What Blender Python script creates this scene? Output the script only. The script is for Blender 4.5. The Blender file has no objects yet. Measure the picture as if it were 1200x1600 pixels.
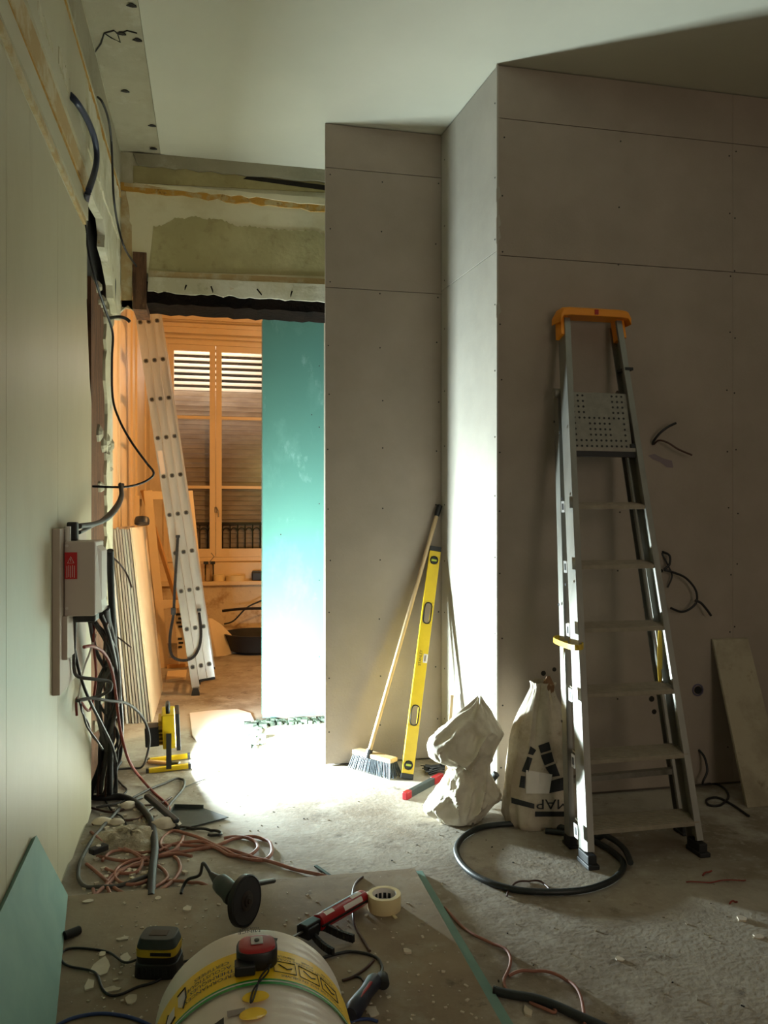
import bpy, bmesh, math, random
from mathutils import Vector, Matrix, noise
from mathutils.bvhtree import BVHTree
from mathutils.geometry import tessellate_polygon
C = bpy.context.scene.collection
S = bpy.context.scene
random.seed(7)
V = Vector
PI = math.pi
# ------------------------------------------------------------------ camera
EYE, FPX, YAW, HORIZON = 1.3, 1250.0, math.radians(11.97), 811.0
cam_data = bpy.data.cameras.new('camera')
cam_data.sensor_fit = 'VERTICAL'; cam_data.sensor_height = 36.0
cam_data.lens = FPX/1600*36.0
cam_data.shift_y = (HORIZON-800)/1600
cam_data.clip_start = 0.05
cam = bpy.data.objects.new('camera', cam_data); C.objects.link(cam)
cam.location = (0, 0, EYE); cam.rotation_euler = (PI/2, 0, -YAW)
S.camera = cam
# ------------------------------------------------------------------ world, lights, exposure
S.view_settings.view_transform = 'Standard'
S.view_settings.look = 'None'
S.view_settings.gamma = 1.0
S.view_settings.use_curve_mapping = False
S.view_settings.exposure = 0.34
wd = bpy.data.worlds.new('world'); S.world = wd; wd.use_nodes = True
wd.node_tree.nodes['Background'].inputs[0].default_value = (0.55, 0.7, 1.0, 1)
wd.node_tree.nodes['Background'].inputs[1].default_value = 0.05
S.cycles.max_bounces = 10; S.cycles.diffuse_bounces = 6; S.cycles.glossy_bounces = 4
S.cycles.use_denoising = True
S.cycles.sample_clamp_indirect = 6.0

def aim(d):
    return V(d).to_track_quat('-Z', 'Y').to_euler()
def area(name, loc, d, power, col, sx, sy, spread=180):
    l = bpy.data.lights.new(name, "AREA"); l.shape = 'RECTANGLE'
    l.size = sx; l.size_y = sy; l.energy = power; l.color = col; l.spread = math.radians(spread)
    o = bpy.data.objects.new(name, l); C.objects.link(o); o.location = loc; o.rotation_euler = aim(d)
    return o
LAMP = V((-0.205, 4.36, 0.20))            # glass of the site floodlight
LDIR = V((math.cos(math.radians(3)), math.sin(math.radians(3)), 0.05)).normalized()
area('floodlight_led', LAMP + LDIR*0.045, LDIR, 205, (0.80, 0.97, 1.0), 0.17, 0.12, 166)
# the bare warm bulb in the far room, behind the green board
b = bpy.data.lights.new('bulb_light', 'POINT'); b.energy = 85; b.color = (1.0, 0.50, 0.17); b.shadow_soft_size = 0.05
bo = bpy.data.objects.new('bulb_light', b); C.objects.link(bo); bo.location = (0.98, 5.62, 2.05)
# added warm fill behind the camera, placed at an unseen window opening
area('near_room_fill', (1.9, -2.35, 1.75), (-0.1, 1, -0.05), 21, (1.0, 0.84, 0.66), 1.2, 1.9)

# dusk sky outside the far window, above the closed part of the shutter
area('street_daylight', (0.0, 9.27, 2.95), (0, -1, 0), 16, (1.0, 0.94, 0.88), 1.1, 0.5)

# ------------------------------------------------------------------ measuring: a line of sight met with a plane of the room
CO, SI = math.cos(YAW), math.sin(YAW)
def sight(px, py, X=None, Y=None, Z=None, D=None):
    r = (px-600)/FPX; u = (HORIZON-py)/FPX
    dx, dy, dz = r*CO + SI, -r*SI + CO, u
    if X is not None: t = X/dx
    elif Y is not None: t = Y/dy
    elif D is not None: t = D
    else: t = (Z if Z is not None else 0.0) - EYE; t = t/dz
    return V((dx*t, dy*t, EYE+dz*t))

# ------------------------------------------------------------------ materials
def srgb(r, g, b):
    f = lambda c: (c/255/12.92) if c/255 <= 0.04045 else ((c/255+0.055)/1.055)**2.4
    return (f(r), f(g), f(b), 1)
MATS = {}
def mat(name, col, rough=0.6, metal=0.0, var=0.0, scale=6.0, col2=None, bump=0.0, bscale=60.0, spec=0.5,
        stretch=(1, 1, 1), detail=6.0, ramp=(0.35, 0.7), coat=0.0, rvar=0.0):
    if name in MATS: return MATS[name]
    m = bpy.data.materials.new(name); m.use_nodes = True
    nt = m.node_tree; n = nt.nodes; L = nt.links
    bs = n['Principled BSDF']
    c = srgb(*col) if len(col) == 3 else col
    bs.inputs['Base Color'].default_value = c
    bs.inputs['Roughness'].default_value = rough
    bs.inputs['Metallic'].default_value = metal
    bs.inputs['Specular IOR Level'].default_value = spec
    if coat: bs.inputs['Coat Weight'].default_value = coat
    tc = n.new('ShaderNodeTexCoord'); mp = n.new('ShaderNodeMapping')
    geo = n.new('ShaderNodeNewGeometry')
    L.new(geo.outputs['Position'], mp.inputs[0]); mp.inputs['Scale'].default_value = stretch
    if var or col2:
        nz = n.new('ShaderNodeTexNoise'); nz.inputs['Scale'].default_value = scale
        nz.inputs['Detail'].default_value = detail; nz.inputs['Roughness'].default_value = 0.62
        L.new(mp.outputs[0], nz.inputs['Vector'])
        cr = n.new('ShaderNodeValToRGB')
        c2 = (srgb(*col2) if col2 else tuple(max(0, x*(1-var)) for x in c[:3])+(1,))
        cr.color_ramp.elements[0].position = ramp[0]; cr.color_ramp.elements[0].color = c2
        cr.color_ramp.elements[1].position = ramp[1]; cr.color_ramp.elements[1].color = c
        L.new(nz.outputs['Fac'], cr.inputs[0]); L.new(cr.outputs[0], bs.inputs['Base Color'])
        if rvar:
            mr = n.new('ShaderNodeMapRange'); mr.inputs[3].default_value = rough-rvar; mr.inputs[4].default_value = rough+rvar
            L.new(nz.outputs['Fac'], mr.inputs[0]); L.new(mr.outputs[0], bs.inputs['Roughness'])
    if bump:
        nb = n.new('ShaderNodeTexNoise'); nb.inputs['Scale'].default_value = bscale; nb.inputs['Detail'].default_value = 5
        L.new(mp.outputs[0], nb.inputs['Vector'])
        bp = n.new('ShaderNodeBump'); bp.inputs['Strength'].default_value = min(1, bump); bp.inputs['Distance'].default_value = 0.01
        L.new(nb.outputs['Fac'], bp.inputs['Height']); L.new(bp.outputs[0], bs.inputs['Normal'])
    MATS[name] = m
    return m
def layered(name, base, layers, rough=0.8, bump=0.3, bscale=40, spec=0.3):
    """base colour, then noise-masked stains: (colour, scale, lo, hi, stretch)."""
    m = bpy.data.materials.new(name); m.use_nodes = True
    nt = m.node_tree; n = nt.nodes; L = nt.links; bs = n['Principled BSDF']
    bs.inputs['Roughness'].default_value = rough; bs.inputs['Specular IOR Level'].default_value = spec
    geo = n.new('ShaderNodeNewGeometry')
    cur = None; cv = srgb(*base)
    for i, (col, sc, lo, hi, st) in enumerate(layers):
        mp = n.new('ShaderNodeMapping'); mp.inputs['Scale'].default_value = st; mp.inputs['Location'].default_value = (i*3.7, i*1.9, i*5.1)
        L.new(geo.outputs['Position'], mp.inputs[0])
        nz = n.new('ShaderNodeTexNoise'); nz.inputs['Scale'].default_value = sc; nz.inputs['Detail'].default_value = 7; nz.inputs['Roughness'].default_value = 0.65
        L.new(mp.outputs[0], nz.inputs['Vector'])
        mr = n.new('ShaderNodeMapRange'); mr.inputs[1].default_value = lo; mr.inputs[2].default_value = hi
        L.new(nz.outputs['Fac'], mr.inputs[0])
        mx = n.new('ShaderNodeMix'); mx.data_type = 'RGBA'
        L.new(mr.outputs[0], mx.inputs['Factor'])
        if cur is None: mx.inputs[6].default_value = cv
        else: L.new(cur, mx.inputs[6])
        mx.inputs[7].default_value = srgb(*col); cur = mx.outputs[2]
    L.new(cur, bs.inputs['Base Color'])
    if bump:
        nb = n.new('ShaderNodeTexNoise'); nb.inputs['Scale'].default_value = bscale; nb.inputs['Detail'].default_value = 6
        L.new(geo.outputs['Position'], nb.inputs['Vector'])
        bp = n.new('ShaderNodeBump'); bp.inputs['Strength'].default_value = bump; bp.inputs['Distance'].default_value = 0.01
        L.new(nb.outputs['Fac'], bp.inputs['Height']); L.new(bp.outputs[0], bs.inputs['Normal'])
    MATS[name] = m
    return m
O1 = (1, 1, 1)
M_floor = layered('dusty_concrete', (166, 158, 144), [((128, 116, 100), 1.6, .42, .62, O1), ((186, 180, 168), 3.3, .52, .72, O1),
          ((96, 86, 74), 9, .60, .74, O1), ((176, 168, 154), 26, .55, .75, O1), ((72, 64, 54), 45, .68, .74, O1)], rough=.78, bump=.18, bscale=55, spec=.3)
M_far_floor = layered('far_concrete', (196, 182, 164), [((150, 136, 120), 2, .48, .66, O1), ((214, 204, 190), 7, .5, .7, O1)], rough=.7, bump=.3)
M_ceil = mat('ceiling_board', (190, 188, 170), .85, var=.06, scale=2.5, bump=.06, bscale=30)
M_board = mat('plasterboard_grey', (158, 145, 132), .85, col2=(147, 135, 122), scale=3.5, bump=.08, bscale=90, detail=8)
M_side = mat('plasterboard_pale', (172, 166, 154), .8, col2=(160, 154, 142), scale=3.0, bump=.06, bscale=90)
M_edge = mat('board_paper_edge', (178, 170, 154), .85, var=.1, scale=20)
M_core = mat('stud_core', (95, 88, 78), .9)
M_screw = mat('screw_dark', (38, 34, 30), .5, .4)
M_teal = layered('green_plasterboard', (78, 124, 114), [((98, 144, 134), 2.5, .52, .72, (1, 1, .6)), ((132, 170, 162), 7, .62, .8, (1, 1, .5))], rough=.75, bump=.04)
M_teal2 = mat('green_plasterboard_plain', (124, 158, 146), .75, col2=(110, 146, 136), scale=4)
M_lining = layered('painted_lining', (182, 176, 150), [((170, 162, 134), 1.2, .42, .66, (1, 1, .4)), ((160, 150, 122), 5, .64, .8, (1, 1, .25))], rough=.42, bump=.05, bscale=25, spec=.45)
M_plaster_old = layered('old_plaster', (186, 180, 152), [((206, 202, 182), 3, .48, .62, O1), ((140, 128, 96), 6, .58, .72, O1), ((176, 146, 90), 11, .63, .74, O1)], rough=.85, bump=.35, bscale=30)
M_plaster_grey = layered('dirty_plaster', (156, 150, 128), [((138, 132, 110), 2, .46, .66, O1), ((172, 166, 146), 7, .56, .72, O1), ((96, 88, 70), 11, .66, .74, O1)], rough=.9, bump=.4, bscale=25)
M_olive = layered('olive_patch', (164, 154, 110), [((178, 168, 124), 4, .45, .65, O1), ((146, 134, 92), 11, .56, .7, O1)], rough=.85, bump=.25)
M_glue = layered('glue_line', (176, 132, 56), [((180, 160, 112), 16, .5, .62, O1), ((112, 80, 40), 24, .58, .7, O1)], rough=.9, bump=.5)
M_glue_pale = layered('glue_line_pale', (176, 152, 108), [((190, 178, 146), 9, .48, .62, O1)], rough=.9, bump=.4)
M_wood_dark = layered('dark_lintel_wood', (24, 17, 12), [((13, 10, 8), 6, .45, .6, (1, 3, 3)), ((60, 46, 34), 24, .64, .74, (1, 4, 4))], rough=.95, bump=.7, bscale=35, spec=.08)
M_cream = layered('cream_panel_lit', (216, 208, 176), [((200, 188, 148), 3, .5, .68, O1), ((178, 150, 98), 10, .66, .78, O1)], rough=.7, bump=.15, bscale=25)  # cream paint, raised paler to carry the bounce light on the cross wall
M_wood_brown = layered('brown_timber', (96, 66, 44), [((66, 44, 30), 5, .45, .62, (6, 6, 1)), ((122, 92, 64), 12, .6, .72, (5, 5, 1))], rough=.85, bump=.4)
M_cavity = mat('cavity_dark', (40, 36, 30), .95, var=.4, scale=8)
M_far_wall = mat('far_wall_paint', (224, 208, 178), .6, col2=(206, 188, 156), scale=2.5, bump=.1, bscale=25)
M_far_trim = mat('far_trim_paint', (226, 204, 166), .5, var=.08, scale=5)
M_far_bad = layered('far_damaged_plaster', (214, 198, 170), [((170, 140, 104), 4, .52, .66, O1), ((120, 90, 64), 9, .62, .74, O1)], rough=.85, bump=.5, bscale=30)
M_alu = mat('brushed_aluminium', (208, 208, 206), .36, .75, var=.15, scale=14, stretch=(1, 1, .15), rvar=.08)
M_alu_step = mat('worn_aluminium', (160, 158, 150), .46, .85, var=.25, scale=14, stretch=(1, 1, .15), rvar=.1)
M_offcut = layered('dusty_offcut', (168, 158, 136), [((140, 130, 110), 4, .45, .65, O1), ((120, 108, 88), 10, .6, .74, O1)], rough=.85)
M_alu_dust = mat('dusty_aluminium', (150, 145, 134), .55, .75, var=.2, scale=30, bump=.1)
M_step = mat('dusty_tread', (158, 148, 130), .75, .25, var=.2, scale=30, bump=.2)
M_black = mat('black_plastic', (22, 22, 23), .45)
M_blackr = mat('black_rubber', (30, 30, 30), .65, var=.3, scale=30, bump=.1)
M_grey_duct = mat('grey_conduit', (78, 76, 72), .6, var=.2, scale=20)
M_greenblack = mat('dark_hose', (38, 44, 44), .45, var=.2, scale=20)
M_navy = mat('navy_sleeve', (32, 42, 66), .5)
M_copper = mat('pinkish_conduit', (158, 104, 84), .6, var=.25, scale=14)
M_red_cable = mat('red_conduit', (134, 52, 38), .55, var=.2, scale=16)
M_brown_cable = mat('brown_wire', (72, 46, 36), .5)
M_blue_cable = mat('blue_wire', (44, 66, 118), .5)
M_yellow = mat('tool_yellow', (226, 190, 22), .4, var=.08, scale=20)
M_yellow_d = mat('dusty_yellow', (206, 172, 40), .5, var=.15, scale=25)
M_orange = mat('orange_plastic', (226, 140, 24), .45)
M_red = mat('red_plastic', (158, 24, 30), .4)
M_white = mat('white_plastic', (214, 210, 202), .4)
M_boxgrey = mat('meter_box_grey', (196, 184, 174), .5, var=.05, scale=8)
M_backboard = mat('meter_backboard', (188, 174, 160), .65, var=.06, scale=8)
M_redlabel = mat('red_label', (190, 28, 34), .5)
M_print = mat('black_print', (26, 28, 30), .6)
M_white_print = mat('white_print', (226, 220, 214), .6)
M_sack = layered('woven_sack', (216, 208, 190), [((196, 186, 164), 6, .48, .68, O1)], rough=.6, bump=.15, bscale=120, spec=.4)
M_cement = layered('paper_sack', (196, 186, 168), [((170, 156, 136), 6, .45, .62, O1), ((142, 126, 106), 14, .6, .72, O1)], rough=.75, bump=.25)
M_sackprint = mat('sack_print', (34, 38, 40), .6, var=.3, scale=30)
M_tan = mat('tan_paper', (140, 104, 74), .8, var=.3, scale=20)
M_duststrip = mat('dust_sheet', (122, 108, 92), .9)
M_sheetdust = layered('dusty_board', (150, 134, 112), [((130, 114, 94), 2.2, .42, .62, O1), ((160, 150, 132), 5, .55, .72, O1), ((98, 84, 68), 12, .62, .74, O1), ((186, 178, 164), 60, .66, .72, O1)], rough=.8, bump=.12, bscale=60)
M_masking = mat('masking_tape', (222, 204, 158), .6)
M_steel = mat('steel', (150, 148, 144), .35, 1.0)
M_wood = mat('pale_wood', (196, 168, 128), .6, var=.18, scale=9, stretch=(4, 4, .6))
M_wood_far = mat('orange_wood', (216, 170, 110), .6, var=.2, scale=8, stretch=(3, 3, .6))
M_bristle = mat('grey_bristle', (84, 92, 98), .7, var=.5, scale=50)
M_gridder = mat('grinder_body', (58, 66, 62), .55, var=.3, scale=24)
M_flake = mat('plaster_flake', (204, 192, 172), .85, var=.12, scale=40)
M_threshold = layered('shaded_threshold_grit', (74, 84, 72), [((44, 50, 42), 14, .45, .6, O1), ((120, 128, 114), 40, .6, .7, O1)], rough=.95, bump=.8, bscale=45)  # rubble colour darkened to hold the shade at the partition's foot
M_rubble = layered('rubble', (156, 144, 122), [((118, 106, 88), 7, .45, .6, O1), ((184, 178, 164), 16, .55, .68, O1)], rough=.95, bump=.8, bscale=45)
M_cloth_blk = mat('black_webbing', (20, 20, 22), .8)
M_iron = mat('iron_railing', (40, 36, 34), .6)
M_slat = mat('shutter_slat_grey', (206, 198, 192), .75, col2=(180, 170, 162), scale=5, stretch=(1, 1, 3))  # lower slats greyed so their colour carries the daylight look behind the panes
M_foil = mat('roll_wrap', (236, 226, 214), .42, var=.06, scale=10, bump=.10, bscale=30, coat=.1)
M_rollyellow = mat('roll_label_yellow', (255, 212, 14), .5, var=.06, scale=10, coat=.1, bump=.08, bscale=24)
M_rollgreen = mat('roll_label_green', (40, 150, 56), .45)
M_graypurple = mat('purple_box', (84, 78, 100), .6)
M_purplestain = mat('purple_stain', (126, 112, 116), .8)
M_gl = mat('grey_metal_disc', (66, 60, 54), .5, .6, var=.3, scale=30)
def slat_mat():
    m = bpy.data.materials.new('shutter_slat_thin'); m.use_nodes = True
    n = m.node_tree.nodes; L = m.node_tree.links; n.remove(n['Principled BSDF'])
    d = n.new('ShaderNodeBsdfDiffuse'); t = n.new('ShaderNodeBsdfTranslucent'); mx = n.new('ShaderNodeMixShader'); mx.inputs[0].default_value = .5
    d.inputs[0].default_value = (.85, .82, .76, 1); t.inputs[0].default_value = (.85, .8, .74, 1)
    L.new(d.outputs[0], mx.inputs[1]); L.new(t.outputs[0], mx.inputs[2]); L.new(mx.outputs[0], n['Material Output'].inputs[0])
    return m
M_slat_up = slat_mat()
def glass_mat():
    m = bpy.data.materials.new('window_glass'); m.use_nodes = True
    n = m.node_tree.nodes; L = m.node_tree.links
    for x in list(n):
        if x.type == 'BSDF_PRINCIPLED': n.remove(x)
    out = n['Material Output']; t = n.new('ShaderNodeBsdfTransparent'); g = n.new('ShaderNodeBsdfGlossy'); fr = n.new('ShaderNodeFresnel')
    t.inputs[0].default_value = (.9, .88, .84, 1); g.inputs['Roughness'].default_value = .08; fr.inputs[0].default_value = 1.45
    mx = n.new('ShaderNodeMixShader'); L.new(fr.outputs[0], mx.inputs[0]); L.new(t.outputs[0], mx.inputs[1]); L.new(g.outputs[0], mx.inputs[2]); L.new(mx.outputs[0], out.inputs[0])
    return m
M_glass = glass_mat()
M_film = bpy.data.materials.new('lamp_glass'); M_film.use_nodes = True
_b = M_film.node_tree.nodes['Principled BSDF']; _b.inputs['Base Color'].default_value = (1, 1, 1, 1)
_b.inputs['Emission Color'].default_value = (0.86, 1, 0.94, 1); _b.inputs['Emission Strength'].default_value = 40
M_bulb = bpy.data.materials.new('bulb_glass'); M_bulb.use_nodes = True
_b = M_bulb.node_tree.nodes['Principled BSDF']; _b.inputs['Emission Color'].default_value = (1, .6, .25, 1); _b.inputs['Emission Strength'].default_value = 20

# ------------------------------------------------------------------ mesh builder
def basis(d, up=V((0, 0, 1))):
    d = V(d).normalized()
    if abs(d.dot(up)) > 0.98: up = V((0, 1, 0))
    s = d.cross(up).normalized(); u = s.cross(d).normalized()
    return s, u, d
class MB:
    def __init__(s): s.v = []; s.f = []
    def add(s, vs, fs):
        k = len(s.v); s.v += [V(p) for p in vs]; s.f += [tuple(i+k for i in f) for f in fs]; return s
    def box(s, x0, x1, y0, y1, z0, z1):
        return s.add([(x, y, z) for x in (x0, x1) for y in (y0, y1) for z in (z0, z1)],
                     [(0, 1, 3, 2), (4, 6, 7, 5), (0, 4, 5, 1), (2, 3, 7, 6), (0, 2, 6, 4), (1, 5, 7, 3)])
    def obox(s, c, ax, ay, az, sx, sy, sz):
        c = V(c); pts = []
        for i in (-.5, .5):
            for j in (-.5, .5):
                for k in (-.5, .5): pts.append(c+ax*(i*sx)+ay*(j*sy)+az*(k*sz))
        return s.add(pts, [(0, 1, 3, 2), (4, 6, 7, 5), (0, 4, 5, 1), (2, 3, 7, 6), (0, 2, 6, 4), (1, 5, 7, 3)])
    def bar(s, a, b, w, h, up=V((0, 0, 1))):
        a, b = V(a), V(b); sd, u, d = basis(b-a, up)
        return s.obox((a+b)/2, sd, u, d, w, h, (b-a).length)
    def cyl(s, a, b, r, r2=None, n=20, caps=True):
        a, b = V(a), V(b); r2 = r if r2 is None else r2; sd, u, d = basis(b-a)
        vs = []
        for p, rr in ((a, r), (b, r2)):
            for i in range(n):
                t = 2*PI*i/n; vs.append(p+(sd*math.cos(t)+u*math.sin(t))*rr)
        fs = [(i, (i+1) % n, n+(i+1) % n, n+i) for i in range(n)]
        if caps: fs += [tuple(range(n))[::-1], tuple(range(n, 2*n))]
        return s.add(vs, fs)
    def lathe(s, a, d, prof, n=24):
        """prof: (radius, distance along d) list."""
        a = V(a); sd, u, d = basis(d); vs = []
        for rr, h in prof:
            for i in range(n):
                t = 2*PI*i/n; vs.append(a+d*h+(sd*math.cos(t)+u*math.sin(t))*rr)
        m = len(prof)
        fs = [(k*n+i, k*n+(i+1) % n, (k+1)*n+(i+1) % n, (k+1)*n+i) for k in range(m-1) for i in range(n)]
        fs += [tuple(range(n))[::-1], tuple(range((m-1)*n, m*n))]
        return s.add(vs, fs)
    def tube(s, pts, r, n=8, closed=False):
        pts = [V(p) for p in pts]; m = len(pts)
        rr = r if callable(r) else (lambda t: r)
        nrm = None; vs = []
        for i, p in enumerate(pts):
            if closed: t = pts[(i+1) % m]-pts[(i-1) % m]
            else: t = pts[min(i+1, m-1)]-pts[max(i-1, 0)]
            if t.length < 1e-9: t = V((0, 0, 1))
            t.normalize()
            if nrm is None: nrm = basis(t)[0]
            nrm = (nrm - t*nrm.dot(t))
            if nrm.length < 1e-6: nrm = basis(t)[0]
            nrm.normalize(); bn = t.cross(nrm)
            q = rr(i/max(1, m-1))
            for k in range(n):
                a = 2*PI*k/n; vs.append(p+(nrm*math.cos(a)+bn*math.sin(a))*q)
        fs = [(i*n+k, i*n+(k+1) % n, (i+1)*n+(k+1) % n, (i+1)*n+k) for i in range(m-1) for k in range(n)]
        if closed: fs += [((m-1)*n+k, (m-1)*n+(k+1) % n, (k+1) % n, k) for k in range(n)]
        else: fs += [tuple(range(n))[::-1], tuple(range((m-1)*n, m*n))]
        return s.add(vs, fs)
    def prism(s, poly, off):
        n = len(poly); off = V(off)
        vs = [V(p) for p in poly]+[V(p)+off for p in poly]
        if n > 8:
            tr = tessellate_polygon([[V(p) for p in poly]])
            return s.add(vs, [tuple(f) for f in tr]+[tuple(i+n for i in f) for f in tr]+[(i, (i+1) % n, n+(i+1) % n, n+i) for i in range(n)])
        return s.add(vs, [tuple(range(n))[::-1], tuple(range(n, 2*n))]+[(i, (i+1) % n, n+(i+1) % n, n+i) for i in range(n)])
    def loft(s, rings, cap=(True, True)):
        n = len(rings[0]); m = len(rings); vs = [p for r in rings for p in r]
        fs = [(k*n+i, k*n+(i+1) % n, (k+1)*n+(i+1) % n, (k+1)*n+i) for k in range(m-1) for i in range(n)]
        if cap[0]: fs.append(tuple(range(n))[::-1])
        if cap[1]: fs.append(tuple(range((m-1)*n, m*n)))
        return s.add(vs, fs)
    def build(s, name, material, parent=None, smooth=None, bevel=0, kind=None, origin=None):
        me = bpy.data.meshes.new(name)
        if parent is not None: org = V(parent['at'])
        elif origin is not None: org = V(origin)
        else:
            xs = [p.x for p in s.v]; ys = [p.y for p in s.v]; zs = [p.z for p in s.v]
            org = V(((min(xs)+max(xs))/2, (min(ys)+max(ys))/2, min(zs)))
        me.from_pydata([p-org for p in s.v], [], s.f); me.update()
        bm = bmesh.new(); bm.from_mesh(me); bmesh.ops.recalc_face_normals(bm, faces=bm.faces); bm.to_mesh(me); bm.free()
        me.materials.append(material)
        if smooth is not None:
            me.polygons.foreach_set('use_smooth', [True]*len(me.polygons))
            me.set_sharp_from_angle(angle=math.radians(smooth))
        o = bpy.data.objects.new(name, me); C.objects.link(o)
        if parent is not None: o.parent = parent
        else: o.location = org
        o['at'] = tuple(org)
        if kind: o['kind'] = kind
        if bevel:
            bv = o.modifiers.new('bevel', 'BEVEL'); bv.width = bevel; bv.segments = 2; bv.limit_method = 'ANGLE'
        return o
def empty(name, loc, label=None, cat=None, group=None, kind=None):
    o = bpy.data.objects.new(name, None); C.objects.link(o); o.location = loc; o['at'] = tuple(loc); o.empty_display_size = .1
    return tag(o, label, cat, group, kind)
def tag(o, label=None, cat=None, group=None, kind=None):
    if label: o['label'] = label
    if cat: o['category'] = cat
    if group: o['group'] = group
    if kind: o['kind'] = kind
    return o
def B(*a): return MB().box(*a)
def spline(pts, k=8, closed=False):
    pts = [V(p) for p in pts]; n = len(pts); out = []
    rng = n if closed else n-1
    for i in range(rng):
        if closed: p0, p1, p2, p3 = pts[i-1], pts[i], pts[(i+1) % n], pts[(i+2) % n]
        else: p0, p1, p2, p3 = pts[max(i-1, 0)], pts[i], pts[i+1], pts[min(i+2, n-1)]
        for j in range(k):
            t = j/k; t2 = t*t; t3 = t2*t
            out.append(.5*((2*p1)+(p2-p0)*t+(2*p0-5*p1+4*p2-p3)*t2+(-p0+3*p1-3*p2+p3)*t3))
    if not closed: out.append(pts[-1])
    return out
def ragged(a, b, n, amp, dirv):
    a, b = V(a), V(b); return [a.lerp(b, i/n)+V(dirv)*random.uniform(-amp, amp) for i in range(1, n)]
def text_mesh(s, size, align='CENTER'):
    cu = bpy.data.curves.new('t', 'FONT'); cu.body = s; cu.size = size; cu.align_x = align; cu.align_y = 'CENTER'; cu.resolution_u = 2
    o = bpy.data.objects.new('t', cu); C.objects.link(o)
    dg = bpy.context.evaluated_depsgraph_get(); dg.update()
    me = bpy.data.meshes.new_from_object(o.evaluated_get(dg))
    vs = [v.co.copy() for v in me.vertices]; fs = [tuple(p.vertices) for p in me.polygons]
    bpy.data.objects.remove(o); bpy.data.curves.remove(cu); bpy.data.meshes.remove(me)
    return vs, fs
def place2d(mb, vs, fs, org, ax, ay):
    return mb.add([V(org)+V(ax)*v.x+V(ay)*v.y for v in vs], fs)
# ================================================================== THE SETTING
WL, CEIL = -0.52, 3.385
def struct(mb, name, m, **k):
    o = mb.build(name, m, **k)
    if not o.parent: o['kind'] = 'structure'
    return o
# floor, in one slab under both rooms
struct(B(-1.2, 4.2, -2.6, 9.3, -.10, 0), 'floor', M_floor)
ceil = struct(B(-.30, 3.9, -2.6, 4.74, CEIL, CEIL+.05), 'ceiling', M_ceil)
# old ceiling strip beside the new boards, and the far room's ceiling
struct(B(-.75, -.302, -2.6, 4.9, CEIL+.004, CEIL+.06), 'trim_1', M_plaster_grey)
struct(B(-.75, 3.9, 4.742, 5.0, CEIL+.03, CEIL+.08), 'trim_2', M_plaster_grey)
struct(B(-1.2, 4.0, 5.0, 9.3, 3.62, 3.7), 'trim_3', M_far_wall)

def board(parent, kind, m, box, gap=.0015, vg=.0003):
    """one plasterboard sheet: box = x0,x1,y0,y1,z0,z1, joints left open by gap."""
    x0, x1, y0, y1, z0, z1 = box
    x0 += vg; x1 -= vg
    o = B(x0, x1, y0, y1, z0+gap, z1-gap).build(kind, m, parent, bevel=.0015)
    return o
def disc(mb, c, nrm, r, n=8, dep=.0012):
    c = V(c); nrm = V(nrm).normalized(); mb.cyl(c-nrm*.001, c+nrm*dep, r, n=n)
def screws_on(parent, pts, nrm, r=.004):
    mb = MB()
    for p in pts: disc(mb, p, nrm, r)
    mb.build('screw_heads', M_screw, parent, kind='stuff')
def jit(a): return random.uniform(-a, a)
# ---- the right wall (plane Y = 3.48)
wr = struct(B(1.30, 3.9, 3.4935, 3.60, 0, CEIL), 'wall_right', M_core)
RX = [1.271, 2.485, 3.685]
for i in range(2):
    for z0, z1 in ((.012, 2.51), (2.51, 3.14), (3.14, CEIL-.003)):
        o = board(wr, 'plasterboard_sheet', M_board, (RX[i], RX[i+1], 3.48, 3.4932, z0, z1), gap=.0013)
pts = []
for i in range(2):
    for x in (RX[i]+.02, (RX[i]+RX[i+1])/2, RX[i+1]-.022):
        z = .18
        while z < 3.36:
            pts.append((x+jit(.012), 3.48, z+jit(.03))); z += .29
screws_on(wr, pts, (0, -1, 0))
# ---- the return wall between the right wall and the niche (X = 1.271 -> 1.203)
ws = struct(MB().prism([(1.288, 3.50, 0), (1.60, 3.50, 0), (1.60, 4.20, 0), (1.222, 4.20, 0)], (0, 0, CEIL)), 'wall_return', M_core)
for z0, z1 in ((.012, 2.535), (2.535, CEIL-.003)):
    a, b_ = V((1.271, 3.482, z0+.001)), V((1.203, 4.178, z0+.001))
    MB().prism([a, b_, b_+V((.0135, 0, 0)), a+V((.0135, 0, 0))], (0, 0, z1-z0-.003)).build('plasterboard_sheet', M_side, ws, bevel=.0015)
pts = []
for t in (.04, .93):
    z = .2
    while z < 3.3:
        p = V((1.271, 3.482, 0)).lerp(V((1.203, 4.178, 0)), t); pts.append((p.x, p.y, z+jit(.03))); z += .30
screws_on(ws, pts, (-1, -.1, 0))
# bare corner bead of paper along the arris, torn in two places
mb = MB()
mb.bar((1.268, 3.478, .01), (1.268, 3.478, CEIL-.004), .008, .008)
for z in (2.62, 2.56, 2.22, 2.75):
    mb.prism([(1.262, 3.474, z), (1.285, 3.476, z+.03), (1.276, 3.474, z+.075), (1.262, 3.474, z+.06)], (0, .004, 0))
mb.build('corner_paper', M_side, ws)
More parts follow.
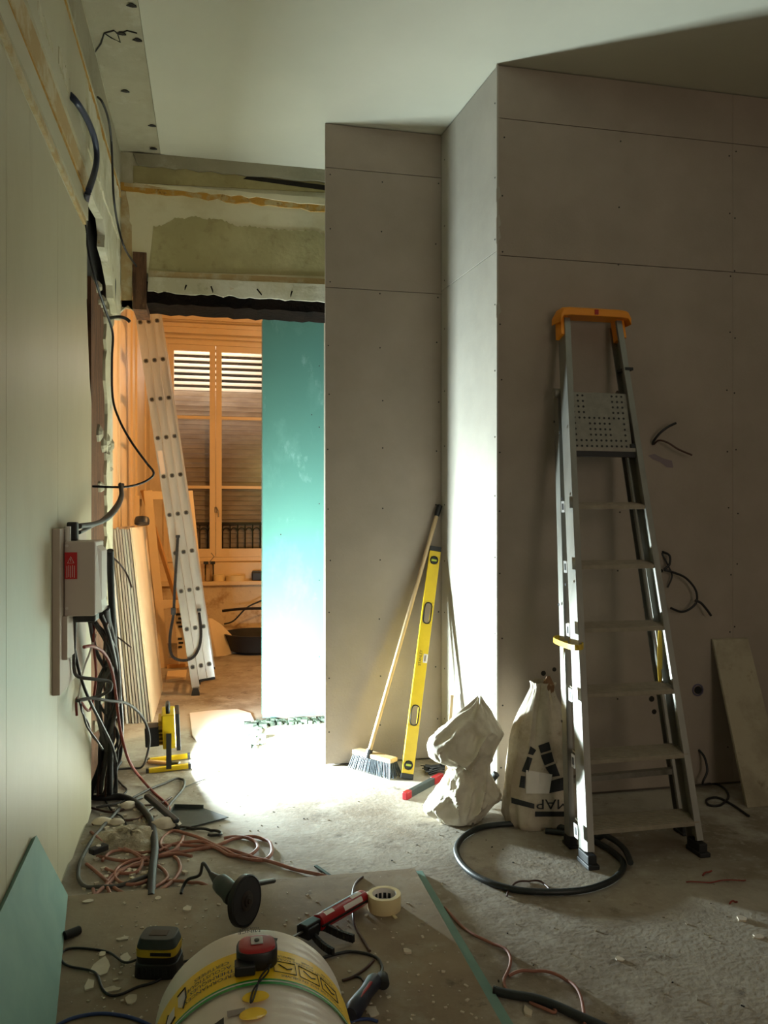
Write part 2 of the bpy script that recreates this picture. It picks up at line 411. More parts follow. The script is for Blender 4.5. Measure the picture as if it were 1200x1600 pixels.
# ---- the niche wall (plane Y = 4.18)
wn = struct(B(.62, 1.24, 4.2065, 4.26, 0, CEIL), 'wall_niche', M_core)
for z0, z1 in ((.008, 2.52), (2.52, 3.15), (3.15, CEIL-.003)):
    board(wn, 'plasterboard_sheet', M_board, (.570, 1.2035, 4.18, 4.193, z0, z1), gap=.0013)
B(.572, 1.20, 4.1935, 4.206, .008, CEIL-.004).build('backing_sheet', M_edge, wn)
pts = []
for x in (.59, .87, 1.18):
    z = .2
    while z < 3.36:
        pts.append((x+jit(.01), 4.18, z+jit(.03))); z += .29
screws_on(wn, pts, (0, -1, 0))
struct(B(.70, 1.24, 4.262, 5.2, 0, CEIL), 'wall_partition', M_edge)
# ---- the green board partition beyond the opening (Y = 5.2)
wg = struct(B(.33, 1.3, 5.215, 5.29, 0, 2.57), 'wall_green', M_core)
B(.303, 1.0, 5.2, 5.213, .02, 2.596).build('green_sheet', M_teal, wg, bevel=.0015)
B(.303, 1.0, 5.292, 5.305, .02, 2.596).build('green_sheet', M_teal, wg, bevel=.0015)
B(.305, .33, 5.2145, 5.2905, .02, 2.59).build('end_stud', M_alu_dust, wg)
screws_on(wg, [(.69-.02, 5.2, z) for z in (.4, .9, 1.4, 1.9, 2.3)]+[(.62, 5.2, 1.98), (.42, 5.2, 1.2)], (0, -1, 0), .004)
# ---- left wall: old masonry, then the painted lining boards standing proud of it
wl = struct(B(-.80, -.60, -2.6, 5.0, 0, CEIL), 'wall_left', M_cavity)
B(-.60, -.535, -2.6, 3.60, 0, 2.47).build('backing', M_plaster_grey, wl)
seams = [-2.6, -1.6, -.9, -.2, .5, 1.2, 1.62, 2.20, 2.885, 3.645]
for i in range(len(seams)-1):
    y0, y1 = seams[i]+.0015, seams[i+1]-.0015
    zb = .025+random.uniform(0, .012)
    poly = [(WL, y0, zb)]+[(WL, y0+(y1-y0)*k/8, zb+random.uniform(-.012, .018)) for k in range(1, 8)]+[(WL, y1, zb+.01)]
    last = i == len(seams)-2
    if last: poly += [(WL, y1+random.uniform(-.008, .004), .05+k*.25) for k in range(0, 8)]+[(WL, y1-.05, 1.9), (WL, y1-.13, 2.2), (WL, y1-.145, 2.484)]
    else: poly += [(WL, y1, 2.484)]
    poly += [(WL, y0, 2.484)]
    MB().prism(poly, (-.013, 0, 0)).build('lining_board', M_lining, wl)
# old plaster above the lining, with the hole broken through it
up = []
for px, py in [(132, 350), (130, 300), (133, 262), (137, 275), (139, 285), (142, 300), (147, 314), (152, 326), (161, 342),
               (164, 368), (163, 386), (169, 408), (172, 424), (176, 446), (177, 466), (181, 476), (183, 489)]:
    p = sight(px, py, X=WL); up.append((WL, p.y, p.z))
poly = [(WL, -2.6, 2.488), (WL, 3.495, 2.488)]+up+[(WL, 4.748, up[-1][2]), (WL, 4.748, CEIL+.003), (WL, -2.6, CEIL+.003)]
MB().prism(poly, (-.035, 0, 0)).build('upper_plaster', M_plaster_old, wl)
# runs of old cornice: raised bands and glue lines along the wall
def band(z0, z1, y0, y1, m, name, t=.010, amp=.004):
    top = [(WL, y0, z1)]+[(WL, y0+(y1-y0)*k/24, z1+random.uniform(-amp, amp)) for k in range(1, 24)]+[(WL, y1, z1)]
    bot = [(WL, y1, z0)]+[(WL, y1+(y0-y1)*k/24, z0+random.uniform(-amp, amp)) for k in range(1, 24)]+[(WL, y0, z0)]
    MB().prism(top+bot, (t, 0, 0)).build(name, m, wl)
band(2.492, 2.515, -2.6, 3.42, M_glue_pale, 'glue_line', .012, .006)
band(2.520, 2.595, -2.6, 3.45, M_lining, 'moulding', .016, .002)
band(2.600, 2.640, -2.6, 3.50, M_glue, 'glue_line', .006, .008)
band(2.636, 2.715, -2.6, 3.50, M_glue_pale, 'glue_line', .010, .010)
band(2.745, 3.10, -2.6, 3.42, M_lining, 'moulding', .010, .004)
band(2.84, 3.10, 3.43, 4.60, M_plaster_old, 'moulding', .008, .012)
for k in range(9):
    y0 = .6+k*.32; band(2.80+.02*(k % 3), 2.83+.03*(k % 2)+.02*(k % 3), y0, y0+.22, M_plaster_old, 'plaster_smear', .0125, .008)
band(3.105, 3.135, -2.6, 4.70, M_glue, 'glue_line', .007, .006)
band(3.17, 3.36, -2.6, 4.70, M_plaster_grey, 'moulding', .004, .010)
# what shows in the hole and under it: stud, timber post, broken plaster edge
B(-.598, -.566, 3.72, 3.84, 2.30, 2.9).build('stud', M_plaster_grey, wl)
post = [(-.596, 4.03, 0), (-.596, 4.50, 0), (-.596, 4.50, 2.46), (-.596, 4.03, 2.46)]
MB().prism(post, (.02, 0, 0)).build('timber_post', M_wood_brown, wl)
poly = [(-.598, 4.746, 0.25)]+[(-.598, 4.746, 2.48)]+[(-.598, 4.50+.12*noise.noise(V((0, 0, z*2.3+.5)))+jit(.035)-.02, z) for z in [2.47-.055*k for k in range(40)]]
MB().prism(poly, (.036, 0, 0)).build('broken_plaster', M_plaster_old, wl)
mb = MB()
for k in range(26):
    y = random.uniform(4.1, 4.72); z = random.choice([random.uniform(2.36, 2.46), random.uniform(1.45, 1.75), random.uniform(.02, .6)])
    r = random.uniform(.015, .05); c = V((-.585, y, z)); pts = []
    mb.loft([[c+V((h, math.cos(a)*r*q*(1+.3*math.sin(3*a+k)), math.sin(a)*r*q*(1+.3*math.cos(2*a+k)))) for a in [2*PI*i/9 for i in range(9)]] for h, q in ((-.01, 1), (.02, .9), (.035, .4))])
mb.build('plaster_lumps', M_plaster_grey, wl, kind='stuff')

# ---- cross wall over the opening (plane Y = 4.75)
wc = struct(MB().box(-.60, .70, 4.76, 5.0, 2.63, CEIL+.03).box(-.79, -.60, 4.98, 5.02, 0, CEIL), 'wall_cross', M_plaster_old)
def face(poly2, m, name, t=.012, y=4.76):
    MB().prism([(x, y, z) for x, z in poly2], (0, -t, 0)).build(name, m, wc)
def xz(px, py, y=4.75):
    p = sight(px, py, Y=y); return (p.x, p.z)
def rag2(a, b_, n, amp):
    return [(a[0]+(b_[0]-a[0])*k/n+(jit(amp) if 0 < k < n else 0), a[1]+(b_[1]-a[1])*k/n+(jit(amp) if 0 < k < n else 0)) for k in range(n+1)]
face([xz(208, 258), xz(510, 275), xz(510, 300), xz(208, 285)], M_olive, 'olive_strip', .004)
face([xz(388, 274), xz(510, 289), xz(510, 297), xz(380, 279)], M_cavity, 'dark_slot', .006)
face([xz(208, 240)]+[xz(510, 258)]+rag2(xz(510, 286), xz(215, 258), 16, .008), M_plaster_grey, 'upper_plaster', .02)
# ledge mouldings with yellow glue
B(-.50, .70, 4.735, 4.76, 3.185, 3.205).build('ledge', M_glue_pale, wc)
face(rag2(xz(186, 285), xz(510, 318), 24, .006)+rag2(xz(510, 332), xz(186, 297), 24, .010), M_glue, 'glue_line', .022)
face(rag2(xz(210, 287), xz(510, 312), 18, .005)+rag2(xz(510, 322), xz(260, 296), 18, .008), M_cream, 'moulding', .028)
# main panel, its stained field, lower band
face([xz(190, 292), xz(510, 322), xz(510, 440), xz(231, 428), xz(208, 412), xz(205, 470), xz(189, 480)], M_cream, 'panel', .014)
rim = []
for k in range(88):
    x = 240+3*k; rim.append(xz(x, 354-14*math.sin(min(k, 44)*.07)+5*noise.noise(V((k*.13, 0, 0)))+max(0, k-44)*.25+random.uniform(-1.6, 1.6)))
face(rim+[xz(510, 365), xz(510, 432), xz(232, 424), xz(236, 390)], M_olive, 'bare_patch', .017)
face([xz(232, 424), xz(510, 437), xz(510, 446), xz(232, 434)], M_glue_pale, 'glue_line', .024)
face([xz(232, 434), xz(510, 446)]+rag2(xz(510, 474), xz(231, 456), 34, .007), M_plaster_old, 'lower_plaster', .03)
face(rag2(xz(189, 300), xz(190, 480), 10, .004)+[xz(207, 484)]+rag2(xz(206, 360), xz(197, 300), 8, .006), M_glue_pale, 'stained_strip', .02)
# torn opening edge hanging by the old wall
face([xz(163, 486), xz(168, 505), xz(172, 492), xz(180, 484), xz(188, 488), xz(200, 478), xz(208, 486), xz(208, 470), xz(165, 470)], M_plaster_old, 'torn_plaster', .02)
# the dark timber lintel and the stub of post
lb = rag2((-.38, 2.530), (.70, 2.530), 26, .006); lt = rag2((.70, 2.66), (-.38, 2.655), 10, .004)
MB().prism([(x, 4.742, z) for x, z in lb+lt], (0, .25, 0)).build('lintel', M_wood_dark, wc)
mb = MB()
for k in range(7):
    x = -.30+k*.15+jit(.05); mb.bar((x+jit(.01), 4.735, 2.645), (x+jit(.02), 4.738, 2.60+jit(.015)), .016, .008)
mb.build('wood_splinters', M_wood_dark, wc, kind='stuff')
B(-.452, -.378, 4.728, 4.98, 2.49, 2.815).build('post_stub', M_wood_brown, wc)
# reveal of the opening, in the light of the far room
B(-.602, -.599, 4.752, 5.0, .1, 2.49).build('reveal', M_far_wall, wc)

# ---- far room shell
struct(B(-.80, -.68, 5.02, 9.1, 0, 3.62), 'wall_far_left', M_far_wall)
wfl = bpy.data.objects['wall_far_left']
for y0, y1, z0, z1 in ((6.0, 6.06, .9, 3.3), (6.95, 7.0, .9, 3.3), (7.35, 7.39, .15, 3.3), (8.3, 8.35, .15, 3.3), (7.35, 8.35, .15, .2), (5.3, 5.34, .9, 3.3)):
    B(-.68, -.665, y0, y1, z0, z1).build('panel_moulding', M_far_trim, wfl)
B(-.68, -.655, 5.1, 8.6, .0, .14).build('plinth', M_far_trim, wfl)
X0, X1, Z0, Z1 = -.535, .66, .84, 3.235       # window opening
wf = struct(MB().box(-.80, X0, 8.90, 9.15, 0, 3.62).box(X1, 3.2, 8.90, 9.15, 0, 3.62).box(X0, X1, 8.90, 9.15, Z1, 3.62).box(X0, X1, 8.90, 9.15, 0, Z0), 'wall_window', M_far_wall)
for z0, z1, t in ((3.30, 3.36, .05), (3.36, 3.40, .08), (3.45, 3.62, .03), (3.25, 3.28, .03)):
    B(-.68, 3.2, 8.90-t, 8.90, z0, z1).build('cornice', M_far_trim, wf)
struct(B(3.1, 3.25, 5.3, 9.1, 0, 3.62), 'wall_far_right', M_far_wall)
struct(B(1.24, 3.25, 5.0, 5.1, 0, 3.62), 'wall_far_near', M_far_wall)
# low casing and sill under the window, with broken plaster at its foot
sill = struct(B(-.60, 1.6, 8.66, 8.90, 0, .60), 'trim_4', M_far_bad)
B(-.62, 1.62, 8.60, 8.90, .60, .64).build('sill_board', M_far_trim, sill, bevel=.004)
B(-.60, 1.6, 8.78, 8.90, .64, .83).build('apron_panel', M_far_trim, sill)
# ---- window: two casements of three panes, louvred shutter and railing outside
w = empty('window_1', (0.0, 8.9, Z0), kind='structure')
MB().box(X0, X0+.045, 8.88, 8.96, Z0, Z1).box(X1-.045, X1, 8.88, 8.96, Z0, Z1).box(X0+.045, X1-.045, 8.88, 8.96, Z1-.05, Z1).box(X0+.045, X1-.045, 8.88, 8.96, Z0, Z0+.045).build('window_frame', M_far_trim, w)
mid = .014
for a, c_ in ((X0+.047, mid-.002), (mid+.002, X1-.047)):
    s_ = MB(); z0, z1 = Z0+.047, Z1-.052
    for x0, x1 in ((a, a+.062), (c_-.062, c_)): s_.box(x0, x1, 8.89, 8.93, z0, z1)
    s_.box(a+.062, c_-.062, 8.89, 8.93, z0, z0+.09); s_.box(a+.062, c_-.062, 8.89, 8.93, z1-.065, z1)
    sash = s_.build('casement', M_far_trim, w)
    for z in (1.63, 2.385): B(a+.062, c_-.062, 8.895, 8.925, z, z+.032).build('glazing_bar', M_far_trim, sash)
    for zz0, zz1 in ((z0+.09, 1.63), (1.662, 2.385), (2.417, z1-.065)): B(a+.062, c_-.062, 8.908, 8.912, zz0, zz1).build('pane', M_glass, sash)
h = MB().cyl((mid, 8.885, 1.37), (mid, 8.885, 1.43), .012).tube(spline([(mid, 8.875, 1.43), (mid+.01, 8.86, 1.42), (mid+.028, 8.85, 1.38), (mid+.03, 8.85, 1.32)]), .007)
h.build('window_handle', M_steel, w, smooth=50)
sh = empty('shutter', (0, 9.06, Z0)); sh.parent = w; sh.location = (0, .16, 0); sh['at'] = (0, 9.06, Z0)
z = Z0+.02; k = 0
while z < Z1-.02:
    upper = z > 2.70
    tilt = math.radians(38 if upper else 62+jit(3)); h_ = .062 if upper else .070
    ay = V((0, math.cos(tilt), math.sin(tilt))); az = V((0, -math.sin(tilt), math.cos(tilt)))
    MB().obox(((X0+X1)/2+jit(.004), 9.06, z), V((1, 0, 0)), ay, az, X1-X0-.01, h_, .006).build('slat', M_slat_up if upper else M_slat, sh)
    z += .066 if upper else .052
struct(B(-1.0, 1.1, 9.30, 9.34, .3, 3.7), 'wall_outside', M_cavity)
rl = empty('railing', (0, 9.0, Z0), 'dark iron railing with arched balusters outside the far window', 'railing')
B(X0+.01, X1-.01, 8.99, 9.015, 1.235, 1.265).build('top_rail', M_iron, rl)
B(X0+.01, X1-.01, 8.99, 9.015, Z0+.06, Z0+.085).build('bottom_rail', M_iron, rl)
for i in range(13):
    x = X0+.05+i*.082
    MB().cyl((x, 9.0, Z0+.08), (x, 9.0, 1.24), .007, n=8).build('baluster', M_iron, rl)
    if i < 12: MB().tube([V((x+.041-.034*math.cos(t), 9.0, 1.17+.034*math.sin(t))) for t in [PI*q/8 for q in range(9)]], .006, n=6).build('arch', M_iron, rl)
# ---- the rest of the near room, behind and beside the camera
struct(B(3.69, 3.85, -2.6, 3.48, 0, CEIL), 'wall_side', M_board)
wb = struct(MB().box(-.8, 1.6, -2.6, -2.45, 0, CEIL).box(3.0, 3.85, -2.6, -2.45, 0, CEIL).box(1.6, 3.0, -2.6, -2.45, 0, .7).box(1.6, 3.0, -2.6, -2.45, 2.8, CEIL), 'wall_back', M_side)
mb = MB()
ck = [sight(px, py, Z=CEIL+.001) for px, py in ((148, 82), (158, 68), (163, 52), (178, 48), (186, 54), (198, 48), (214, 52))]
mb.tube(ck, .003, 5); ck2 = [sight(px, py, Z=CEIL+.001) for px, py in ((163, 52), (175, 60), (188, 66), (184, 54))]; mb.tube(ck2, .0025, 5)
mb.build('ceiling_cracks', M_cavity, bpy.data.objects['trim_1'])
mb = MB()
for px, py in ((206, 8), (215, 62), (196, 142), (238, 196), (240, 232), (190, 52)): 
    c = sight(px, py, Z=CEIL+.001); mb.loft([[c+V((math.cos(a)*.018*(1+.4*math.sin(3*a)), math.sin(a)*.012, -h)) for a in [2*PI*i/9 for i in range(9)]] for h in (0, .003)])
mb.build('ceiling_chips', M_cavity, bpy.data.objects['trim_1'])
# ================================================================== THINGS
def fl(px, py, z=0.0): return sight(px, py, Z=z)
XA, YA, ZA = V((1, 0, 0)), V((0, 1, 0)), V((0, 0, 1))
# ---- site floodlight on the floor in the doorway
t = empty('floodlight', (LAMP.x-.03, LAMP.y, 0), 'yellow portable site floodlight shining from the floor of the doorway', 'floodlight')
sd = LDIR.cross(ZA).normalized(); upv = sd.cross(LDIR).normalized()
cc = LAMP-LDIR*.03
MB().obox(cc+upv*.005, sd, LDIR, upv, .205, .065, .175).build('housing', M_yellow, t, bevel=.006)
fr = MB()
for s_ in (-1, 1):
    fr.obox(LAMP+sd*(.101*s_)+LDIR*.016, sd, LDIR, upv, .010, .022, .19); fr.obox(LAMP+upv*(.09*s_)+LDIR*.016, sd, LDIR, upv, .21, .022, .010)
fr.build('rim', M_black, t, bevel=.003)
MB().obox(LAMP+LDIR*.012, sd, LDIR, upv, .185, .004, .165).build('lamp_glass', M_film, t)
MB().obox(cc-LDIR*.085-upv*.02+sd*.02, sd, LDIR, upv, .11, .07, .10).build('junction_box', M_black, t, bevel=.006)
fins = MB()
for k in range(7): fins.obox(cc-LDIR*.040+upv*(-.06+.02*k), sd, LDIR, upv, .17, .02, .004)
fins.build('cooling_fins', M_yellow_d, t)
g = MB().tube(spline([cc+sd*.06+upv*.085, cc+sd*.05+upv*.125, cc-sd*.05+upv*.125, cc-sd*.06+upv*.085], 6), .011)
g.build('carry_handle', M_black, t, smooth=60)
br = MB()
for s_ in (-1, 1): br.bar(cc+sd*(.112*s_)+upv*.0, V((cc.x, cc.y, .02))+sd*(.112*s_), .008, .026, LDIR)
br.bar(V((cc.x, cc.y, .02))-sd*.112, V((cc.x, cc.y, .02))+sd*.112, .026, .008)
br.build('bracket', M_black, t)
for s_ in (-1, 1):
    a = V((cc.x, cc.y, .014))+sd*(.09*s_); o = MB().bar(a-LDIR*.10, a+LDIR*.10, .024, .024)
    o.build('foot_bar', M_yellow, t, bevel=.003)
    for e in (-1, 1): MB().obox(a+LDIR*(.105*e), sd, LDIR, upv, .027, .014, .027).build('end_cap', M_black, t)
# hammer-like stick lying before the lamp
o = MB().cyl(fl(232, 1190, .014), fl(268, 1193, .014), .011, n=10).build('wooden_handle', M_wood_far, smooth=50)
t2 = tag(o, 'short wooden handle with a dark end lying beside the floodlight', 'handle')
MB().cyl(fl(266, 1193, .014), fl(280, 1194, .014), .014, n=12).build('end_ferrule', M_black, o, smooth=50)

# ---- plasterboard sheets leaning in the far room
ordn = ['first', 'second', 'third', 'fourth', 'fifth', 'sixth', 'seventh', 'eighth', 'ninth']
for i in range(9):
    xb, xt = -.548+i*.0188, -.655+i*.0160; y0 = 5.30+random.uniform(-.008, .02); hgt = 1.245+random.uniform(-.012, .006)
    m = [M_white_print, M_side, M_edge, M_board][i % 4] if i < 8 else M_far_wall
    if i == 4: m = M_board
    o = MB().prism([(xb, y0, 0), (xb+.0125, y0, 0), (xt+.0125, y0, hgt), (xt, y0, hgt)], (0, 1.05, 0)).build('plasterboard_sheet', m, bevel=.001)
    tag(o, 'plasterboard sheet in the leaning stack of the far room, %s from the wall' % ordn[i], 'plasterboard', 'plasterboard sheets leaning in the far room')
# ---- extension ladder of three nested sections, leaning on the far room's left wall
a0, a1 = V((-.083, 6.07, .12)), V((-.474, 6.07, 2.78)); ad = (a1-a0).normalized(); ap = V((ad.z, 0, -ad.x))
t = empty('extension_ladder', (-.083, 6.27, 0), 'tall aluminium extension ladder of three nested sections leaning in the far room', 'ladder')
Lt = 3.30
for si in range(3):
    off = ap*((si-1)*.060); bot = a0+off-ad*(.05 if si == 0 else .0); top = a0+off+ad*(Lt-.12*si)
    sec = MB().bar(bot+V((0, 0, 0)), top, .056, .024, YA)
    for e in (-1, 1): sec.bar(bot+ap*(.0255*e)-YA*.004, top+ap*(.0255*e)-YA*.004, .005, .030, YA)
    sec.bar(bot+YA*.40, top+YA*.40, .056, .024, YA)
    so = sec.build('ladder_section', M_alu, t)
    k = 0; s_ = .10
    while s_ < Lt-.2:
        c = a0+off+ad*s_
        MB().cyl(c-YA*.012, c+YA*.41, .014, n=10).build('rung', M_alu, so, smooth=50)
        disc_ = MB().cyl(c-YA*.0195, c-YA*.0125, .0175, n=14); disc_.build('rung_flare', M_alu_dust, so, smooth=40)
        MB().obox(c-YA*.0205, ap, YA, ad, .021, .002, .021).build('rung_end', M_black, so)
        s_ += .283
for yy in (0, .40):
    f0 = a0-ap*.060+YA*yy
    MB().bar(f0-ad*.05, f0-ad*.075, .05, .03, YA).bar(f0-ad*.07, V((f0.x+.006, f0.y, .03)), .018, .02, YA).build('foot_bracket', M_alu_dust, t)
    MB().loft([[V((f0.x+.006, f0.y, 0))+V((x*q, y*q, z)) for x, y in ((-.03, -.025), (.03, -.025), (.03, .025), (-.03, .025))] for z, q in ((0, 1), (.015, .95), (.06, .55))]).build('rubber_foot', M_blackr, t)
    MB().bar(a0+YA*yy-ap*.03-ad*.006, a0+YA*yy+ap*.088-ad*.006, .03, .012, YA).build('end_cap', M_blackr, t)
MB().obox(a0+ad*1.62-ap*.06-YA*.0165, ap, YA, ad, .036, .001, .17).build('grey_sticker', M_boxgrey, t)
# webbing strap hanging from it
st = [sight(x, y, Y=6.02) for x, y in ((278, 838), (276, 870), (273, 920), (271, 960), (266, 990), (266, 1015), (272, 1028), (288, 1032), (303, 1026), (312, 1008), (314, 985), (311, 957))]
ss = spline(st, 5); mb = MB()
for i in range(len(ss)-1): mb.bar(ss[i], ss[i+1], .020, .003, YA)
o = mb.build('webbing_strap', M_cloth_blk); tag(o, 'black webbing strap looped and hanging from the extension ladder', 'strap')
MB().obox(sight(271, 955, Y=6.0), XA, YA, ZA, .035, .012, .05).build('buckle', M_black, o)
for px, py in ((278, 838), (311, 953)): MB().obox(sight(px, py, Y=6.01), XA, YA, ZA, .03, .02, .02).build('hook', M_black, o)
# casement leaf leaning behind the ladder, timber batten, yellow straightedge
t = empty('casement_leaf', (-.20, 7.30, 0), 'cream wooden window leaf leaning behind the extension ladder', 'window leaf')
def lean(x, z, dx=-.16, dy=.10): return V((x+dx*z/1.6, 7.25+dy*z/1.6, z))
for x in (-.42, -.07): MB().bar(lean(x, 0), lean(x, 1.55), .07, .035, YA).build('stile', M_far_trim, t)
for z in (.04, .55, 1.51): MB().bar(lean(-.40, z), lean(-.09, z), .035, .07, ZA).build('cross_rail', M_far_trim, t)
t = empty('panel_offcut', (-.33, 6.75, 0), 'cream board offcut lying flat at the foot of the window leaf', 'board')
MB().prism([fl(262, 1052), fl(292, 1050), fl(290, 1062), fl(259, 1066)], (0, 0, .02)).build('face', M_far_trim, t)
MB().prism([fl(262, 1034), fl(292, 1032), fl(293, 1042), fl(261, 1045)], (0, 0, .03)).build('batten', M_wood_far, t)
o = MB().bar((-.655, 7.78, 1.57), (-.235, 8.35, 0.0), .045, .022).build('timber_batten', M_wood_far, bevel=.002)
tag(o, 'long orange timber batten leaning against the left wall of the far room', 'batten')
o = MB().bar(sight(277, 905, Y=7.0), V((-.06, 7.05, 0.01)), .05, .02, YA).build('yellow_straightedge', M_yellow, bevel=.002)
tag(o, 'yellow straightedge leaning just behind the extension ladder', 'straightedge')
mb = MB(); c0 = sight(286, 985, Y=7.1)
ring = []
for k in range(18):
    a = 2*PI*k/18; r = 1+.16*math.sin(5*a)
    ring.append(V((c0.x+.06*r*math.cos(a), 7.1, .34+.30*r*math.sin(a))))
o = mb.prism(ring, (0, .015, 0)).build('torn_paper_bag', M_far_wall); tag(o, 'torn pale paper bag slumped against the window leaf', 'bag')
mb = MB()
for k in range(9): mb.obox(V((c0.x+jit(.04), 7.096, .20+.035*k)), XA, YA, ZA, .03+abs(jit(.02)), .004, .018)
mb.build('bag_print', M_print, o)
o = MB().lathe(sight(224, 822, Y=5.75)+V((-.01, 0, .01)), (0, .3, 1), [(.02, 0), (.05, .005), (.052, .03), (.045, .05), (.02, .055)], 16).build('dark_tape_roll', M_black, smooth=40)
tag(o, 'small dark roll on top of the plasterboard stack', 'tape roll')
niche = MB(); c = sight(214, 795, X=-.672)
for dz in (-.10, .10): niche.box(-.68, -.64, c.y-.12, c.y+.12, c.z+dz-.012, c.z+dz+.012)
for dy in (-.12, .12): niche.box(-.68, -.64, c.y+dy-.012, c.y+dy+.012, c.z-.11, c.z+.11)
niche.build('wall_box_frame', M_far_trim, wfl)
MB().box(-.679, -.66, c.y-.10, c.y+.10, c.z-.09, c.z+.09).build('wall_box', M_cavity, wfl)

# ---- things on the far window sill (top at z = .64)
def on_sill(px, y=8.70): p = sight(px, 905, Y=y); return V((p.x, y, .64))
p = on_sill(368); mbr = MB().lathe(p, ZA, [(.055, 0), (.10, 0), (.10, .055), (.055, .055)], 24)
o = mbr.build('tape_roll', M_masking, smooth=40); tag(o, 'wide masking tape roll standing alone on the far window sill', 'tape roll')
p = on_sill(342, 8.72); o = MB().lathe(p, ZA, [(.03, 0), (.06, 0), (.06, .07), (.03, .07)], 20).build('tape_roll', M_masking, smooth=40); tag(o, 'small narrow tape roll left of the wide one on the far sill', 'tape roll')
p = on_sill(405, 8.72); o = MB().box(p.x-.08, p.x+.10, p.y-.06, p.y+.06, .64, .73).build('tool_box', M_black, bevel=.01); tag(o, 'dark box at the right end of the far window sill', 'box')
MB().box(p.x-.07, p.x+.09, p.y-.05, p.y+.05, .73, .742).build('lid', M_gridder, o)
p = on_sill(327, 8.70); o = empty('glass_jar', p, 'clear jar with a black clip lid on the far window sill', 'jar')
MB().lathe(p, ZA, [(.045, 0), (.05, .01), (.05, .17), (.045, .18)], 20).build('jar_body', M_glass, o, smooth=40)
MB().box(p.x-.06, p.x-.01, p.y-.02, p.y+.02, .82, .85).box(p.x+.01, p.x+.06, p.y-.02, p.y+.02, .82, .85).build('clip', M_black, o)
MB().tube([p+V((.0, 0, .20)), p+V((.05, 0, .26)), p+V((.02, 0, .30))], .005).build('wire_handle', M_steel, o)
# ---- basin, cloth and cable on the far floor
c = V((.40, 7.95, 0))
o = MB().lathe(c, ZA, [(.20, 0), (.27, .03), (.31, .17), (.325, .19), (.30, .19), (.25, .05), (.02, .035)], 36).build('rubber_basin', M_blackr, smooth=50)
tag(o, 'black rubber mixing basin on the far room floor', 'basin')
mb = MB(); c = V((.02, 7.9, 0)); rings = []
for z, q in ((0, 1), (.08, .92), (.18, .7), (.28, .45), (.34, .12)):
    rings.append([c+V((math.cos(a)*.20*q*(1+.25*math.sin(3*a+z*9))+z*-.2, math.sin(a)*.15*q*(1+.2*math.cos(4*a)), z)) for a in [2*PI*i/20 for i in range(20)]])
o = mb.loft(rings).build('dust_sheet', M_far_wall, smooth=40); tag(o, 'crumpled pale sheet heaped on the floor left of the basin', 'cloth')
def cable(label, pts, r, m, group=None, k=6, n=8, name='cable'):
    o = MB().tube(spline(pts, k), r, n).build(name, m, smooth=60); tag(o, label, 'cable', group); return o
cable('black cable hanging over the rubber basin in the far room', [sight(x, y, Y=8.3) for x, y in ((350, 975), (365, 970), (385, 950), (405, 940), (425, 932))], .008, M_black)
cable('thick black hose resting across the back of the rubber basin', [(.08, 8.35, .36), (.3, 8.28, .385), (.7, 8.1, .40)], .014, M_black)
o = empty('hanging_bulb', (0.98, 5.62, 3.62), 'bare warm bulb hanging from the far room ceiling', 'lamp')
MB().tube([(0.98, 5.62, 3.62), (0.98, 5.62, 2.20)], .004).build('flex', M_black, o)
MB().lathe((0.98, 5.62, 2.12), ZA, [(.018, 0), (.02, .06), (.012, .08)], 14).build('bulb_socket', M_black, o)

# ---- rubble strip at the foot of the green partition and threshold
def blob_pile(name, cx, cy, rx, ry, h, m, n=22, seed=0, amp=.35, rings=7):
    rr = []
    for k in range(rings):
        q = 1-k/(rings-1); z = h*(1-q*q)
        ring = []
        for i in range(n):
            a = 2*PI*i/n; f = noise.noise(V((math.cos(a)*1.7+seed, math.sin(a)*1.7, k*.35)))*amp
            ring.append(V((cx+math.cos(a)*rx*q*(1+f), cy+math.sin(a)*ry*q*(1+f), max(0, z*(1+noise.noise(V((math.cos(a)*3+seed, math.sin(a)*3, k*.9)))*.6)) if k else 0)))
        rr.append(ring)
    return MB().loft(rr).build(name, m, smooth=60)
mb = MB()
for k in range(90):
    x = random.uniform(.25, .70); y = 5.19-random.uniform(.01, .13); r = random.uniform(.008, .026)
    a = random.uniform(0, PI); mb.obox(V((x, y, r*.5)), V((math.cos(a), math.sin(a), 0)), V((-math.sin(a), math.cos(a), .2)).normalized(), ZA, r*1.6, r*1.2, r)
for k in range(26):
    p = fl(random.uniform(385, 412), random.uniform(1128, 1172)); r = random.uniform(.01, .03)
    mb.obox(V((p.x, p.y, r*.4)), XA, YA, ZA, r*1.6, r*1.3, r)
o = mb.build('threshold_rubble', M_threshold, kind='stuff'); tag(o, 'line of crushed rubble in painted shade along the foot of the green partition', 'rubble')
pl = [fl(*p) for p in ((296, 1116), (330, 1112), (372, 1110), (392, 1116), (398, 1130), (410, 1142), (404, 1158), (390, 1166), (360, 1172), (320, 1176), (300, 1150))]
o = MB().prism(pl, (0, 0, .010)).build('floor_sheet', M_white_print, bevel=.003); tag(o, 'pale broken floor sheet in the glare beside the floodlight', 'sheet')
